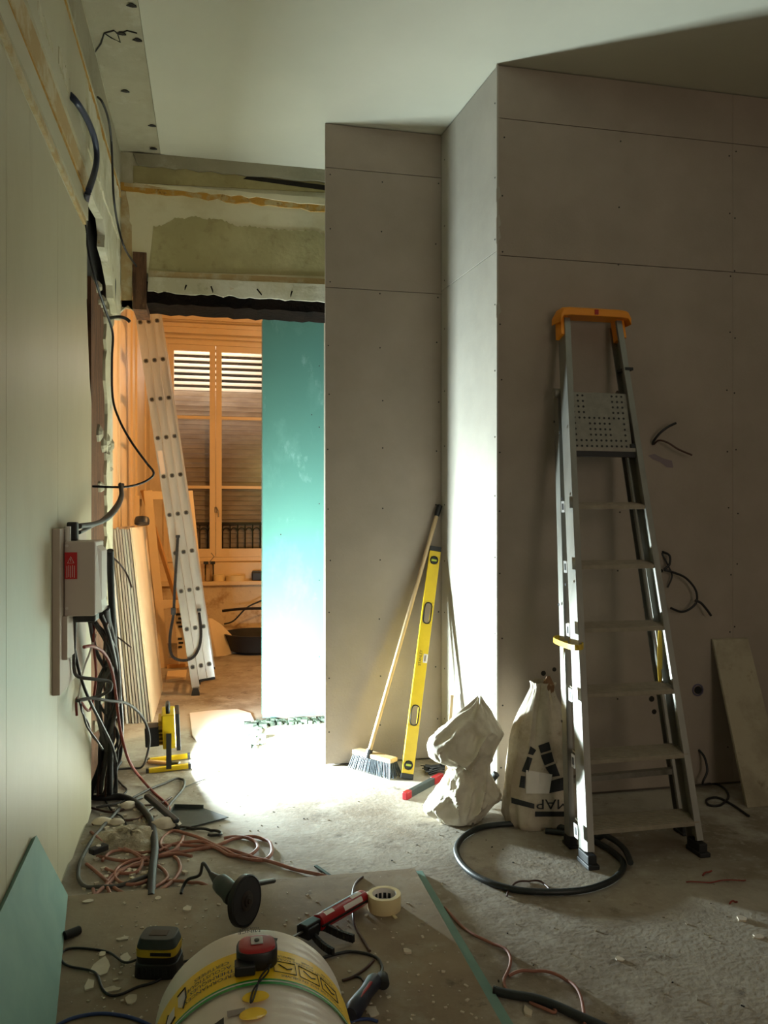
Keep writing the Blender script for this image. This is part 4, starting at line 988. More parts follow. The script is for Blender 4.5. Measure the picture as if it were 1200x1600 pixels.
# cables lying on the floor by the left wall
def floor_cable(label, pts, r, m, group=None, k=6):
    q = spline([fl(x, y, r) for x, y in pts], k); q = [p+V((0, 0, .004*abs(math.sin(i*.37)))) for i, p in enumerate(q)]
    o = MB().tube(q, r, 8).build('cable', m, smooth=60); tag(o, label, 'cable', group); return o
floor_cable('grey cable looping to a point toward the bright floor', [(150, 1262), (185, 1256), (230, 1236), (262, 1222), (280, 1217), (288, 1222), (284, 1236), (265, 1258), (262, 1268)], .006, M_grey_duct)
floor_cable('dark cable circling wide on the floor next to the left wall', [(222, 1246), (190, 1262), (168, 1285), (152, 1302), (135, 1328), (124, 1352), (123, 1374), (134, 1386), (165, 1387), (200, 1381), (238, 1366)], .0075, M_grey_duct)
floor_cable('short black cable arcing off the wall foot toward the dustpan', [(172, 1205), (186, 1222), (198, 1235), (190, 1242), (172, 1243)], .0045, M_black)
floor_cable('thin black cable curling beside the rubble', [(165, 1252), (175, 1268), (190, 1277), (198, 1290), (199, 1296)], .004, M_black)
floor_cable('brown cable winding along the rubble mound', [(145, 1288), (165, 1280), (200, 1283), (220, 1278), (240, 1262), (262, 1263)], .006, M_brown_cable)
floor_cable('brown wire crossing the floor behind the cable pile', [(142, 1262), (170, 1270), (205, 1262), (250, 1256), (268, 1246)], .005, M_brown_cable)
floor_cable('black cable end curling past the dustpan blade', [(262, 1294), (290, 1294), (315, 1296), (332, 1298), (345, 1302), (342, 1306), (325, 1305)], .006, M_black)
floor_cable('thin grey wire reaching into the bright patch of floor', [(285, 1232), (310, 1222), (330, 1212), (345, 1203), (363, 1199)], .003, M_grey_duct)
G2 = 'pinkish conduits coiled on the floor'
cop = [[(524, 1374), (480, 1364), (430, 1350), (390, 1338), (350, 1326), (310, 1310), (280, 1300), (262, 1303), (250, 1320), (262, 1330)],
       [(248, 1330), (280, 1318), (310, 1316), (335, 1322), (365, 1336), (395, 1345), (418, 1342), (425, 1330), (420, 1316), (400, 1309), (370, 1310), (345, 1320), (300, 1330), (250, 1338)],
       [(245, 1322), (290, 1322), (330, 1324), (360, 1337), (385, 1338), (402, 1328), (398, 1316), (375, 1308), (350, 1311)],
       [(146, 1402), (165, 1385), (190, 1362), (225, 1345), (262, 1334), (280, 1322), (286, 1308)],
       [(237, 1400), (262, 1384), (280, 1364), (280, 1348), (272, 1340)],
       [(152, 1338), (180, 1345), (215, 1344), (240, 1340), (280, 1328)],
       [(256, 1377), (290, 1379), (312, 1381), (332, 1389)],
       [(145, 1388), (148, 1404), (146, 1410)],
       [(135, 1350), (160, 1372), (195, 1398), (225, 1396), (262, 1372), (240, 1352), (200, 1356), (168, 1376), (172, 1398)],
       [(150, 1328), (172, 1318), (210, 1334), (240, 1352), (236, 1372), (205, 1384), (180, 1372), (190, 1352), (228, 1342), (270, 1336), (300, 1338)],
       [(142, 1300), (158, 1315), (175, 1325), (218, 1333), (240, 1332)],
       [(160, 1345), (175, 1332), (200, 1330), (222, 1345), (215, 1362), (190, 1366), (165, 1358)]]
cl = ['pinkish conduit running out of the pile toward the grinder', 'pinkish conduit making the widest double loop of the pile', 'pinkish conduit inside the widest loop', 'pinkish conduit running from the loops to the wall end of the board', 'pinkish conduit curving down to the dusty board edge']
for i, c in enumerate(cop):
    if i < 5: floor_cable(cl[i], c, .0068, M_copper, G2)
    else: floor_cable('pinkish conduit tangled in the pile between left wall and board', c, .0062, M_copper, G2)
# rubble mound and stones under the cables
o = blob_pile('rubble_mound', fl(205, 1312).x, fl(205, 1312).y, .17, .15, .035, M_rubble, seed=2); o['kind'] = 'stuff'; tag(o, 'low mound of pale rubble dust under the cables', 'rubble')
for i, (px, py, r, lb) in enumerate(((200, 1263, .032, 'pale stone behind the dustpan handle'), (258, 1294, .045, 'rounded grey stone left of the dustpan blade'), (160, 1288, .03, 'pale stone at the left end of the rubble'), (182, 1288, .026, 'pale stone in the middle of the rubble edge'))):
    c = fl(px, py); o = MB().loft([[c+V((math.cos(a)*r*1.3*q*(1+.2*math.sin(2*a+i)), math.sin(a)*r*q, z*r)) for a in [2*PI*k/12 for k in range(12)]] for z, q in ((0, .8), (.3, 1), (.7, .8), (.95, .35))]).build('stone', M_flake, smooth=45); tag(o, lb, 'stone', 'stones in the rubble')
mb = MB()
for k in range(140):
    p = fl(random.gauss(200, 42), random.uniform(1258, 1400)); r = random.uniform(.003, .011); a = random.uniform(0, 3)
    if p.x < -.50: continue
    mb.obox(p+V((0, 0, r*.4)), V((math.cos(a), math.sin(a), 0)), V((-math.sin(a), math.cos(a), 0)), ZA, r*2, r*1.3, r)
o = mb.build('small_rubble', M_flake, kind='stuff'); tag(o, 'scattered crumbs of plaster among the cables', 'rubble')
# dustpan with black handle
t = empty('dustpan', tuple(fl(290, 1285).xy)+(0,), 'black dustpan with a long grip lying in front of the cables', 'dustpan')
MB().bar(sight(229, 1243, Z=.075), fl(276, 1284, .03), .030, .020, ZA).build('grip', M_black, t, bevel=.006)
mb = MB(); P_ = [fl(262, 1284), fl(272, 1266), fl(318, 1266), (fl(357, 1280)), fl(330, 1287), fl(280, 1300)]
mb.prism([p+V((0, 0, .006)) for p in P_], (0, 0, .004))
for a, b_ in ((0, 1), (1, 2), (0, 5)): mb.bar(P_[a]+V((0, 0, .016)), P_[b_]+V((0, 0, .012)), .005, .024, ZA)
mb.build('pan', M_gridder, t)
# connector block
t = empty('connector_block', tuple(fl(153, 1327).xy)+(0,), 'small black connector with a grey button on the cable pile', 'connector')
a, b_ = fl(142, 1331, .03), fl(166, 1322, .03); MB().bar(a, b_, .035, .022, ZA).build('body', M_black, t, bevel=.003)
c = (a+b_)/2+V((0, 0, .011)); MB().cyl(c, c+V((0, 0, .003)), .009, n=12).build('button', M_boxgrey, t)

# ================================================================== boards in the foreground
o = MB().prism([(-.505, .9, .0), (.748, .9, .0), (.745, 2.838, .0), (-.50, 2.875, .0)], (0, 0, .0125)).build('lower_board', M_teal2, bevel=.001)
tag(o, 'green plasterboard lying underneath the dusty board, edge showing', 'plasterboard')
o = MB().prism([(-.49, .9, .0126), (.705, .9, .0126), (.715, 2.835, .0126), (-.485, 2.87, .0126)], (0, 0, .0125)).build('dusty_board', M_sheetdust, bevel=.001)
tag(o, 'large dusty plasterboard lying flat in the foreground under the tools', 'plasterboard')
BT = .0252
o = MB().prism([(-.517, 2.49, .372), (-.508, 2.86, .026), (-.475, 2.64, .0265), (-.430, 2.30, .0265), (-.392, 2.0, .0265), (-.375, .8, .0265), (-.515, .8, .30), (-.517, 2.10, .345)], (0, 0, 0)).build('x', M_teal2)
bpy.data.objects.remove(o)
top_e = [V((-.516, .8, .31)), V((-.516, 1.6, .325)), V((-.517, 2.14, .345)), V((-.517, 2.49, .372))]
bot_e = [V((-.372, .8, .0265)), V((-.378, 1.6, .0265)), V((-.400, 2.14, .0265)), V((-.492, 2.855, .0265))]
mb = MB(); nrm = V((-.010, 0, -.007)); vs = top_e+bot_e; vs2 = [v+nrm*1.0 for v in vs]
mb.add([v-nrm*1.0 for v in vs]+vs2, [(0, 1, 5, 4), (1, 2, 6, 5), (2, 3, 7, 6), (8, 12, 13, 9), (9, 13, 14, 10), (10, 14, 15, 11), (0, 8, 9, 1), (1, 9, 10, 2), (2, 10, 11, 3), (3, 11, 15, 7), (4, 5, 13, 12), (5, 6, 14, 13), (6, 7, 15, 14), (0, 4, 12, 8)])
o = mb.build('green_offcut', M_teal2, smooth=50); tag(o, 'green plasterboard offcut leaning on the left wall in the foreground', 'plasterboard')
# ---- masking tape roll
c = fl(605, 1430, BT); c.z = BT; c = c+V((0, .045, 0))
o = MB().lathe(c, ZA, [(.040, 0), (.054, 0), (.0545, .001), (.0545, .049), (.054, .05), (.040, .05), (.040, .0)], 40).build('masking_tape', M_masking, smooth=40); tag(o, 'cream masking tape roll standing beside the red cartridge nozzle', 'tape roll')
MB().lathe(c, ZA, [(.0375, 0.001), (.0398, .001), (.0398, .049), (.0375, .049), (.0375, .001)], 40).build('cardboard_core', M_white_print, o, smooth=40)
for k in range(5):
    a = .9+k*.42; q = c+V((math.cos(a)*.0372, math.sin(a)*.0372, .026)); tn = V((-math.sin(a), math.cos(a), 0)); MB().obox(q, tn, V((math.cos(a), math.sin(a), 0)), ZA, .010, .0008, .018).build('core_print', M_print, o)
MB().prism([c+V((.012, -.052, .0)), c+V((.022, -.05, 0)), c+V((.028, -.072, 0)), c+V((.018, -.075, 0))], (0, 0, .004)).build('tape_end', M_masking, o)
# ---- sealant gun with red cartridge
g0, g1 = fl(497, 1443, .06), fl(586, 1392, .055); gd = (g1-g0).normalized(); g0.z = .062; g1.z = .056
gd = (g1-g0).normalized(); gs = gd.cross(ZA).normalized(); gu = gs.cross(gd)
t = empty('sealant_gun', tuple(((g0+g1)/2).xy)+(BT,), 'black sealant gun loaded with a red cartridge on the dusty board', 'sealant gun')
MB().lathe(g0, gd, [(.020, -.002), (.0245, 0), (.0245, .215), (.022, .222), (.010, .226)], 26).build('cartridge', M_red, t, smooth=40)
MB().lathe(g0+gd*.226, gd, [(.009, 0), (.010, .012), (.003, .085)], 14).build('nozzle', M_white, t, smooth=50)
def on_cyl(s0, s1, a0_, a1_, m, nm):
    mb = MB(); nn = 8; vs = []
    for i in range(nn+1):
        a = a0_+(a1_-a0_)*i/nn
        for s in (s0, s1): vs.append(g0+gd*s+(gs*math.cos(a)+gu*math.sin(a))*.0252)
    mb.add(vs, [(2*i, 2*i+1, 2*i+3, 2*i+2) for i in range(nn)]); mb.build(nm, m, t)
on_cyl(.03, .19, 1.6, 2.3, M_gridder, 'cartridge_print'); on_cyl(.15, .20, 1.1, 2.2, M_white_print, 'white_print'); on_cyl(.10, .19, .25, .9, M_white_print, 'white_print'); on_cyl(.02, .06, .9, 1.5, M_white_print, 'white_print')
mb = MB(); 
for s_ in (-1, 1): mb.bar(g0+gs*.026*s_+gd*-.01, g0+gs*.026*s_+gd*.21, .004, .006, ZA)
mb.build('cradle', M_black, t)
hd = g0-gd*.045
MB().bar(g0-gd*.005, hd-gd*.025, .034, .040, ZA).obox(hd+gu*-.004, gs, gd, gu, .05, .05, .035).build('trigger_block', M_black, t, bevel=.004)
h1 = spline([hd, fl(505, 1448, .05), fl(530, 1459, .045), fl(553, 1467, .045)], 5); mb = MB()
for i in range(len(h1)-1): mb.bar(h1[i], h1[i+1], .012, .024, ZA)
mb.build('handle', M_black, t, bevel=.002)
h2 = spline([hd+gd*.01, fl(490, 1462, .045), fl(505, 1478, .04), fl(521, 1488, .04)], 5); mb = MB()
for i in range(len(h2)-1): mb.bar(h2[i], h2[i+1], .011, .022, ZA)
mb.build('trigger', M_black, t, bevel=.002)
MB().cyl(hd-gd*.02, hd-gd*.115, .0035, n=8).build('push_rod', M_steel, t)
# ---- angle grinder
dc = sight(385, 1409, D=2.506); dc = V((dc.x, dc.y, .104))
dn = V((.78, -.62, .10)).normalized()
t = empty('angle_grinder', (dc.x-.03, dc.y+.05, BT), 'dusty angle grinder resting on the edge of its disc on the board', 'angle grinder')
bd = dc-dn*.105+V((-.0, .03, .035)); ax = (dc-dn*.03-bd).normalized()
MB().lathe(bd-ax*.01, ax, [(.020, 0), (.028, .010), (.031, .03), (.031, .06), (.035, .075), (.034, .085)], 20).build('motor_body', M_gridder, t, smooth=40)
MB().lathe(dc-dn*.05, dn, [(.030, 0), (.034, .01), (.030, .035), (.012, .04)], 20).build('gear_head', M_gl, t, smooth=40)
MB().lathe(dc-dn*.018, dn, [(.03, 0), (.073, .001), (.077, .004), (.077, .020), (.073, .022), (.071, .006), (.03, .004)], 36).build('guard', M_black, t, smooth=40)
MB().lathe(dc, dn, [(.012, 0), (.070, .0), (.070, .003), (.012, .003)], 40).build('cutting_disc', M_blackr, t, smooth=30)
MB().lathe(dc+dn*.003, dn, [(.030, 0), (.029, .002), (.018, .003), (.017, .007), (.009, .008), (.008, .012)], 24).build('disc_flange', M_gl, t, smooth=40)
MB().cyl(dc-dn*.045+V((.02, .02, .03)), sight(428, 1376, D=2.72), .010, .008, n=12).build('side_handle', M_black, t, smooth=40)
MB().lathe(bd-ax*.05, ax, [(.007, 0), (.012, .02), (.020, .045)], 12).build('cord_sleeve', M_black, t, smooth=40)
MB().tube(spline([bd-ax*.05, bd-ax*.09+V((0, 0, .012)), sight(312, 1367, D=2.72), sight(294, 1374, D=2.74), fl(286, 1386, .04), fl(283, 1396, BT+.004)], 6), .0055).build('cord', M_black, t, smooth=60)
# ---- battery on its charger
c = fl(241, 1530, BT); c.z = BT; rz = math.radians(14); ux = V((math.cos(rz), -math.sin(rz), 0)); uy = V((math.sin(rz), math.cos(rz), 0))
c = c+uy*.045
t = empty('battery_charger', tuple(c), 'black and yellow cordless battery seated on its charger on the board', 'battery charger')
def rbox(cen, sx, sy, sz, taper=1.0):
    r_ = [];
    for z, q in ((0, 1), (sz, taper)):
        r_.append([cen+ux*(math.copysign(abs(math.cos(a))**.45, math.cos(a))*sx/2*q)+uy*(math.copysign(abs(math.sin(a))**.45, math.sin(a))*sy/2*q)+ZA*z for a in [2*PI*(i+.5)/28 for i in range(28)]])
    return MB().loft(r_)
rbox(c, .125, .100, .040, .95).build('charger_base', M_black, t, smooth=35, bevel=.002)
mbv = MB()
for k in range(9): mbv.obox(c-uy*.049+ux*((k-4)*.011)+ZA*.02, ux, uy, ZA, .004, .004, .022)
mbv.build('charger_vents', M_blackr, t)
rbox(c+ZA*.0405, .112, .088, .018, 1.02).build('battery_shoe', M_black, t, smooth=35)
yb = rbox(c+ZA*.059, .116, .092, .020, 1.0).build('yellow_band', M_yellow_d, t, smooth=35)
MB().obox(c-uy*.0465+ZA*.069+ux*.018, ux, uy, ZA, .058, .003, .009).build('band_print', M_print, yb)
rbox(c+ZA*.0795, .114, .090, .026, .86).build('battery_top', M_gridder, t, smooth=35, bevel=.002)
MB().obox(c+ZA*.106, ux, uy, ZA, .05, .03, .001).build('top_logo', M_gl, t)
MB().tube(spline([c-ux*.06+ZA*.03, c-ux*.10+ZA*.02]+[fl(x, y, BT+.004) for x, y in ((170, 1488), (135, 1482), (108, 1482), (96, 1490), (97, 1502), (110, 1510), (140, 1516), (152, 1524), (160, 1545), (172, 1555), (190, 1553), (215, 1542), (250, 1530))]+[c+ux*.05+uy*.055+ZA*.01], 6), .0035).build('cord', M_black, t, smooth=60)
floor2 = lambda pts, z: [fl(x, y, z) for x, y in pts]
def board_cable(label, pts, r, m): return cable(label, floor2(pts, BT+r), r, m)
board_cable('black cord running from the battery charger under the white roll', [(272, 1508), (285, 1503), (300, 1500), (320, 1496)], .0035, M_black)
board_cable('blue wire arching across the bottom left corner', [(86, 1604), (110, 1592), (140, 1585), (170, 1584), (205, 1590), (235, 1602)], .0045, M_blue_cable)
o = MB().cyl(fl(101, 1462, BT+.014), fl(124, 1453, BT+.014), .013, n=14).build('black_plug', M_black, smooth=40); tag(o, 'short black cylindrical piece on the left edge of the dusty board', 'plug')
MB().cyl(fl(123, 1453.5, BT+.014), fl(126, 1452.5, BT+.014), .010, n=12).build('tip', M_gl, o)
# ---- multitool with its cord, right of the roll
a, b_ = fl(548, 1585, BT+.026), fl(584, 1534, BT+.026); dv = (b_-a).normalized()
t = empty('power_tool', tuple(((a+b_)/2).xy)+(BT,), 'dark slim power tool with a red stripe beside the white roll', 'power tool')
MB().lathe(a, dv, [(.016, 0), (.024, .02), (.022, .06), (.019, .10), (.022, .15), (.018, .165)], 18).build('tool_body', mat('tool_dark_blue', (34, 36, 50), .45), t, smooth=45)
sdv = dv.cross(ZA).normalized(); MB().obox((a+b_)/2+ZA*.018+sdv*.006, sdv, dv, ZA, .008, .09, .006).build('red_stripe', M_red, t, bevel=.002)
pc = fl(597, 1534, BT+.02); MB().lathe(pc-V((0, .02, 0)), V((.1, 1, .05)), [(.012, 0), (.017, .008), (.017, .04), (.008, .05)], 14).build('plug', M_blackr, t, smooth=45)
MB().tube(spline([pc+V((0, .03, 0))]+floor2([(597, 1512), (590, 1498), (572, 1490), (545, 1487), (520, 1492), (500, 1498)], BT+.005), 6), .0045).build('cord', M_black, t, smooth=60)
board_cable('thin black cable running under the cartridge toward the cord', [(567, 1370), (556, 1380), (551, 1398), (552, 1432), (556, 1450), (568, 1470), (578, 1486)], .004, M_brown_cable)
board_cable('thin dark cable crossing right of the roll to the plug', [(535, 1532), (550, 1527), (565, 1518), (577, 1508), (584, 1500)], .004, M_brown_cable)
board_cable('thin black wire bowing beside the dark power tool', [(548, 1528), (558, 1526), (566, 1530), (570, 1537)], .003, M_black)
board_cable('blue wire on the board at the bottom edge', [(540, 1600), (555, 1594), (575, 1592), (590, 1596)], .004, M_blue_cable)
# ---- pieces on the board's back edge
for (a, b_, lb) in (((493, 1353), (519, 1371), 'thin black strip lying behind the dusty board'),):
    o = MB().bar(fl(*a, .006), fl(*b_, .006), .012, .006).build('black_strip', M_black); tag(o, lb, 'strip')
# ================================================================== wrapped roll in the foreground
RC = V((.076, 0, .2240)); RR = .198; YF, YE = 1.765, 1.05
t = empty('insulation_roll', (RC.x, 1.4, BT), 'big white wrapped roll with a yellow label band in the foreground', 'roll')
def cylp(th, y, r=RR): return V((RC.x+r*math.sin(th), y-.024, RC.z+r*math.cos(th)))   # th = 0 on top
def wav(th, y): return RR+.0007*math.sin(y*240)*(.6+.4*math.sin(th*3))+.0012*noise.noise(V((th*6, y*30, 0)))
N = 96; rings = []
ys = [YF-.0]+[YF-.01]+[YF-.01-k*.0065 for k in range(1, 108)]
prof = [(YF, RR-.03), (YF, RR-.012), (YF-.006, RR-.003)]
rr = [[cylp(2*PI*i/N, y, r) for i in range(N)] for y, r in prof]
for k in range(96):
    y = YF-.012-k*.0072; rr.append([cylp(2*PI*i/N, y, wav(2*PI*i/N, y)) for i in range(N)])
MB().loft(rr).build('wrapped_body', M_foil, t, smooth=50)
def bandc(y0, y1, th0, th1, m, nm, r=RR+.0035, n=60, parent=None, ny=4):
    vs = []; fs2 = []
    for i in range(n+1):
        th = th0+(th1-th0)*i/n
        for j in range(ny+1): vs.append(cylp(th, y0+(y1-y0)*j/ny, r))
    for i in range(n):
        for j in range(ny): k = i*(ny+1)+j; fs2.append((k, k+1, k+ny+2, k+ny+1))
    return MB().add(vs, fs2).build(nm, m, parent or t, smooth=60)
yl = bandc(1.668, 1.562, -1.75, 1.75, M_rollyellow, 'yellow_label')
bandc(1.5615, 1.556, -1.75, 1.75, M_rollgreen, 'green_line', RR+.0040); bandc(1.5555, 1.552, -1.75, 1.75, M_white_print, 'white_line', RR+.0040); bandc(1.5515, 1.543, -1.75, 1.75, M_rollgreen, 'green_line', RR+.0040)
def curved_text(s, size, th, y, m=M_print, nm='label_text', align='CENTER', flip=True):
    vs, fs2 = text_mesh(s, size*1.12, align); mb = MB(); sg = -1 if flip else 1
    mb.add([cylp(th+sg*v.x/RR, y+sg*v.y, RR+.0047) for v in vs], fs2); return mb.build(nm, m, t)
for i, s in enumerate(('PERFORMANCES', 'THERMIQUES', 'ET ACOUSTIQUES', 'CERTIFIEES')): curved_text(s, .0135, -.42, 1.590+.0165*i)
curved_text('CONSEILS DE MISE EN OEUVRE', .0095, .62, 1.574)
for k, (th, a_, b_) in enumerate(((.30, 'DEROULER', 'LE ROULEAU'), (.56, 'POSER', 'ET AGRAFER'), (.82, 'COLLER', 'LES JOINTS'))):
    curved_text(b_, .0085, th, 1.632); curved_text(a_, .0085, th, 1.643)
    mb = MB(); q = [cylp(th+dx/RR, y, RR+.005) for dx, y in ((-.022, 1.586), (.022, 1.586), (.022, 1.624), (-.022, 1.624))]
    mb.tube(q, .0009, 4, True).tube([cylp(th+dx/RR, y, RR+.005) for dx, y in ((-.012, 1.612), (.004, 1.598), (.014, 1.604))], .0012, 4); mb.build('label_icon', M_print, t)
# recycling-like arrow at the left end of the label
def poly_c(pts, m, nm, r=RR+.005):
    bm_ = MB(); bm_.add([cylp(p[0], p[1], r) for p in pts], [tuple(range(len(pts)))]); bm_.build(nm, m, t)
poly_c([(-.80, 1.635), (-.72, 1.640), (-.70, 1.610), (-.735, 1.585), (-.79, 1.600)], M_white_print, 'label_symbol')
poly_c([(-.93, 1.610), (-.84, 1.618), (-.83, 1.585), (-.90, 1.575), (-.95, 1.59)], M_white_print, 'label_symbol')
MB().tube([cylp(a, y, RR+.005) for a, y in ((-.81, 1.640), (-.71, 1.645), (-.69, 1.610), (-.72, 1.580))], .0014, 5).tube([cylp(a, y, RR+.005) for a, y in ((-.82, 1.580), (-.90, 1.570), (-.96, 1.59), (-.93, 1.615))], .0014, 5).build('label_symbol_outline', M_print, t)
curved_text('MINCE', .014, -.02, 1.741, align='CENTER'); curved_text('ISOLANT', .009, -.02, 1.753)
poly_c([(.225, 1.718), (.275, 1.718), (.25, 1.698)], M_print, 'arrow_mark', RR+.003)
for cy_, th in ((1.505, -.01), (1.455, -.045)):
    poly_c([(th+.024/RR*math.cos(a), cy_+.018*math.sin(a)) for a in [2*PI*i/24 for i in range(24)]], M_rollyellow, 'yellow_dot', RR+.0045)
poly_c([(-.50, 1.460), (-.30, 1.470), (-.30, 1.448), (-.38, 1.44), (-.5, 1.43)], M_print, 'black_mark', RR+.004)
poly_c([(-.27, 1.484), (-.11, 1.478), (-.11, 1.462), (-.27, 1.466)], mat('grey_print', (150, 144, 140), .5), 'grey_mark', RR+.004)
# ---- tape measure on the roll
base = cylp(.03, 1.622, RR+.003); zt = base.z
t = empty('tape_measure', tuple(base), 'red and black tape measure resting on top of the white roll', 'tape measure')
def ring2(z, q, w_=.040, d_=.036, off=0): return [base+V((w_*q*math.copysign(abs(math.cos(a))**.7, math.cos(a)), off+d_*q*math.copysign(abs(math.sin(a))**.7, math.sin(a)), z)) for a in [2*PI*i/28 for i in range(28)]]
MB().loft([ring2(0, .93), ring2(.004, 1), ring2(.030, 1.0), ring2(.034, .96)]).build('case', M_black, t, smooth=45)
MB().loft([ring2(.034, .90), ring2(.037, .86, off=.002), ring2(.0385, .7, off=.002)]).build('red_cover', M_red, t, smooth=40)
MB().box(base.x-.044, base.x-.005, base.y-.052, base.y-.02, base.z+.002, base.z+.022).build('mouth', M_black, t, bevel=.003)
MB().box(base.x-.012, base.x+.012, base.y-.008, base.y+.020, base.z+.0385, base.z+.0405).build('belt_clip', M_steel, t, bevel=.001)
MB().cyl(base+V((0, .006, .0405)), base+V((0, .006, .0415)), .005, n=12).build('clip_hole', M_print, t)
pts = [base+V((.02, -.036, .012)), base+V((.018, -.055, .008)), cylp(.02, 1.54, RR+.008), cylp(-.035, 1.515, RR+.008), cylp(-.06, 1.485, RR+.008), cylp(-.04, 1.488, RR+.008), cylp(.0, 1.52, RR+.008), cylp(.05, 1.56, RR+.009), base+V((.026, -.036, .012))]
MB().tube(spline(pts, 6), .0018, 6).build('wrist_cord', M_black, t, smooth=60)

# ================================================================== hoses and bits on the right-hand floor
c = fl(838, 1340); loop = []
for px, py in ((985, 1357), (975, 1335), (950, 1316), (900, 1298), (850, 1288), (800, 1287), (755, 1292), (726, 1306), (713, 1326), (722, 1350), (750, 1372), (800, 1389), (860, 1394), (915, 1390), (955, 1376), (973, 1358), (970, 1342), (940, 1320), (905, 1306), (870, 1300), (852, 1298)):
    loop.append(fl(px, py, .012))
sp = spline(loop, 6); sp = [p+V((0, 0, .0+(.022 if i < 14 else 0)*1.0)) for i, p in enumerate(sp)]
sp[0] = sp[0]
o = MB().tube(sp, .0115, 12).build('black_hose', M_greenblack, smooth=60); tag(o, 'dark hose coiled in a ring around the foot of the stepladder', 'hose')
floor_cable('thin red-brown wire crossing the hose ring', [(792, 1400), (797, 1388), (808, 1380), (830, 1377), (848, 1380), (858, 1390)], .0035, M_brown_cable)
floor_cable('long copper coloured wire wandering beside the dusty board', [(695, 1418), (710, 1437), (740, 1462), (775, 1477), (795, 1490), (797, 1510), (788, 1530), (790, 1545), (805, 1556), (832, 1562), (858, 1572), (868, 1582), (850, 1578), (828, 1566)], .0045, M_copper)
floor_cable('second copper coloured wire looping over the black hose end', [(795, 1525), (820, 1518), (855, 1520), (890, 1535), (908, 1560), (914, 1604)], .0045, M_copper)
o = MB().tube(spline([fl(x, y, .013) for x, y in ((772, 1548), (800, 1554), (835, 1560), (870, 1572), (905, 1588), (950, 1608))], 6), .012, 12).build('black_hose', M_greenblack, smooth=60); tag(o, 'black hose end leaving the frame at the bottom right', 'hose')
MB().cyl(fl(771, 1548, .013), fl(775, 1548.8, .013), .0132, n=14).build('hose_collar', M_black, o)
floor_cable('thin red wire lying flat right of the stepladder foot', [(1072, 1378), (1100, 1380), (1130, 1377), (1165, 1376)], .0025, M_red_cable)
floor_cable('tiny red wire scrap near the stepladder foot', [(1098, 1368), (1104, 1364), (1112, 1362)], .003, M_red_cable)
floor_cable('tiny red wire scrap at the right edge', [(1140, 1412), (1146, 1409), (1152, 1411)], .003, M_red_cable)
o = MB().cyl(fl(738, 1297, .003), fl(739, 1276, .003)+V((0, -.02, .03)), .004, n=8).build('metal_rod', M_steel); tag(o, 'short steel rod standing up in front of the white sack', 'rod')
o = MB().tube(spline([(1.165, 3.44, .012), (1.20, 3.43, .09), (1.235, 3.40, .16)], 5), .016, 10).build('black_pipe', M_blackr, smooth=60); tag(o, 'short black pipe between the white sack and the mortar sack', 'pipe')
# wires out of the right wall
def wp(px, py, off=0.0): return sight(px, py, Y=3.48-off)
cable('upper pair of brown wires poking out of the right wall, rising one', [wp(1020, 694), wp(1022, 688, .03), wp(1032, 676, .05), wp(1044, 667, .06), wp(1056, 661, .06)], .006, M_black)
cable('upper pair of brown wires poking out of the right wall, falling one', [wp(1022, 694), wp(1030, 688, .03), wp(1044, 692, .05), wp(1060, 702, .06), wp(1081, 711, .06)], .0045, M_brown_cable)
cable('black cable curling in a ring from the right wall', [wp(1035, 862), wp(1046, 868, .03), wp(1046, 882, .04), wp(1038, 890, .04), wp(1048, 893, .05), wp(1070, 902, .05), wp(1086, 920, .05), wp(1089, 938, .05), wp(1080, 950, .05), wp(1065, 956, .05), wp(1048, 950, .05)], .0055, M_black)
cable('black cable end dropping off the ring on the right wall', [wp(1086, 938, .05), wp(1095, 942, .055), (wp(1104, 952, .055)), wp(1111, 962, .055)], .006, M_black)
cable('short black cable behind the stile on the right wall', [wp(1034, 864), wp(1044, 884, .02), wp(1050, 900, .02), wp(1043, 918, .02)], .004, M_black)
cable('black cable looping from the right wall onto the floor', [wp(1092, 1172), wp(1101, 1184, .04), wp(1105, 1205, .06), wp(1098, 1225, .06)]+[fl(x, y, .006) for x, y in ((1115, 1224), (1132, 1232), (1138, 1246), (1125, 1258), (1108, 1258), (1104, 1250), (1120, 1246), (1142, 1256), (1170, 1275))], .0055, M_black)
t = empty('socket_box', tuple(wp(1090, 1078)), 'round purple electrical box set in the right wall', 'socket box')
p = wp(1090, 1078); MB().lathe(p+V((0, .004, 0)), V((0, -1, 0)), [(.030, 0), (.030, .008), (.024, .009), (.022, .0), (.0, .0)], 24).build('ring', M_graypurple, t, smooth=40)
MB().cyl(p+V((0, -.0045, 0)), p+V((0, -.006, 0)), .019, n=20).build('recess', M_black, t)
for i, (px, py, r) in enumerate(((849, 1052, .012), (866, 1046, .010), (1018, 1092, .014), (1022, 1112, .012), (1008, 948, .01), (1033, 892, .009))):
    m_ = MB(); disc(m_, wp(px, py), (0, -1, 0), r, 12, .002); m_.build('wall_hole', M_cavity, wr)
mb = MB(); mb.add([wp(x, y, .0018) for x, y in ((1013, 712), (1022, 709), (1036, 716), (1050, 720), (1052, 731), (1042, 730), (1032, 722), (1020, 718))], [tuple(range(8))]); mb.build('purple_mark', M_purplestain, wr)
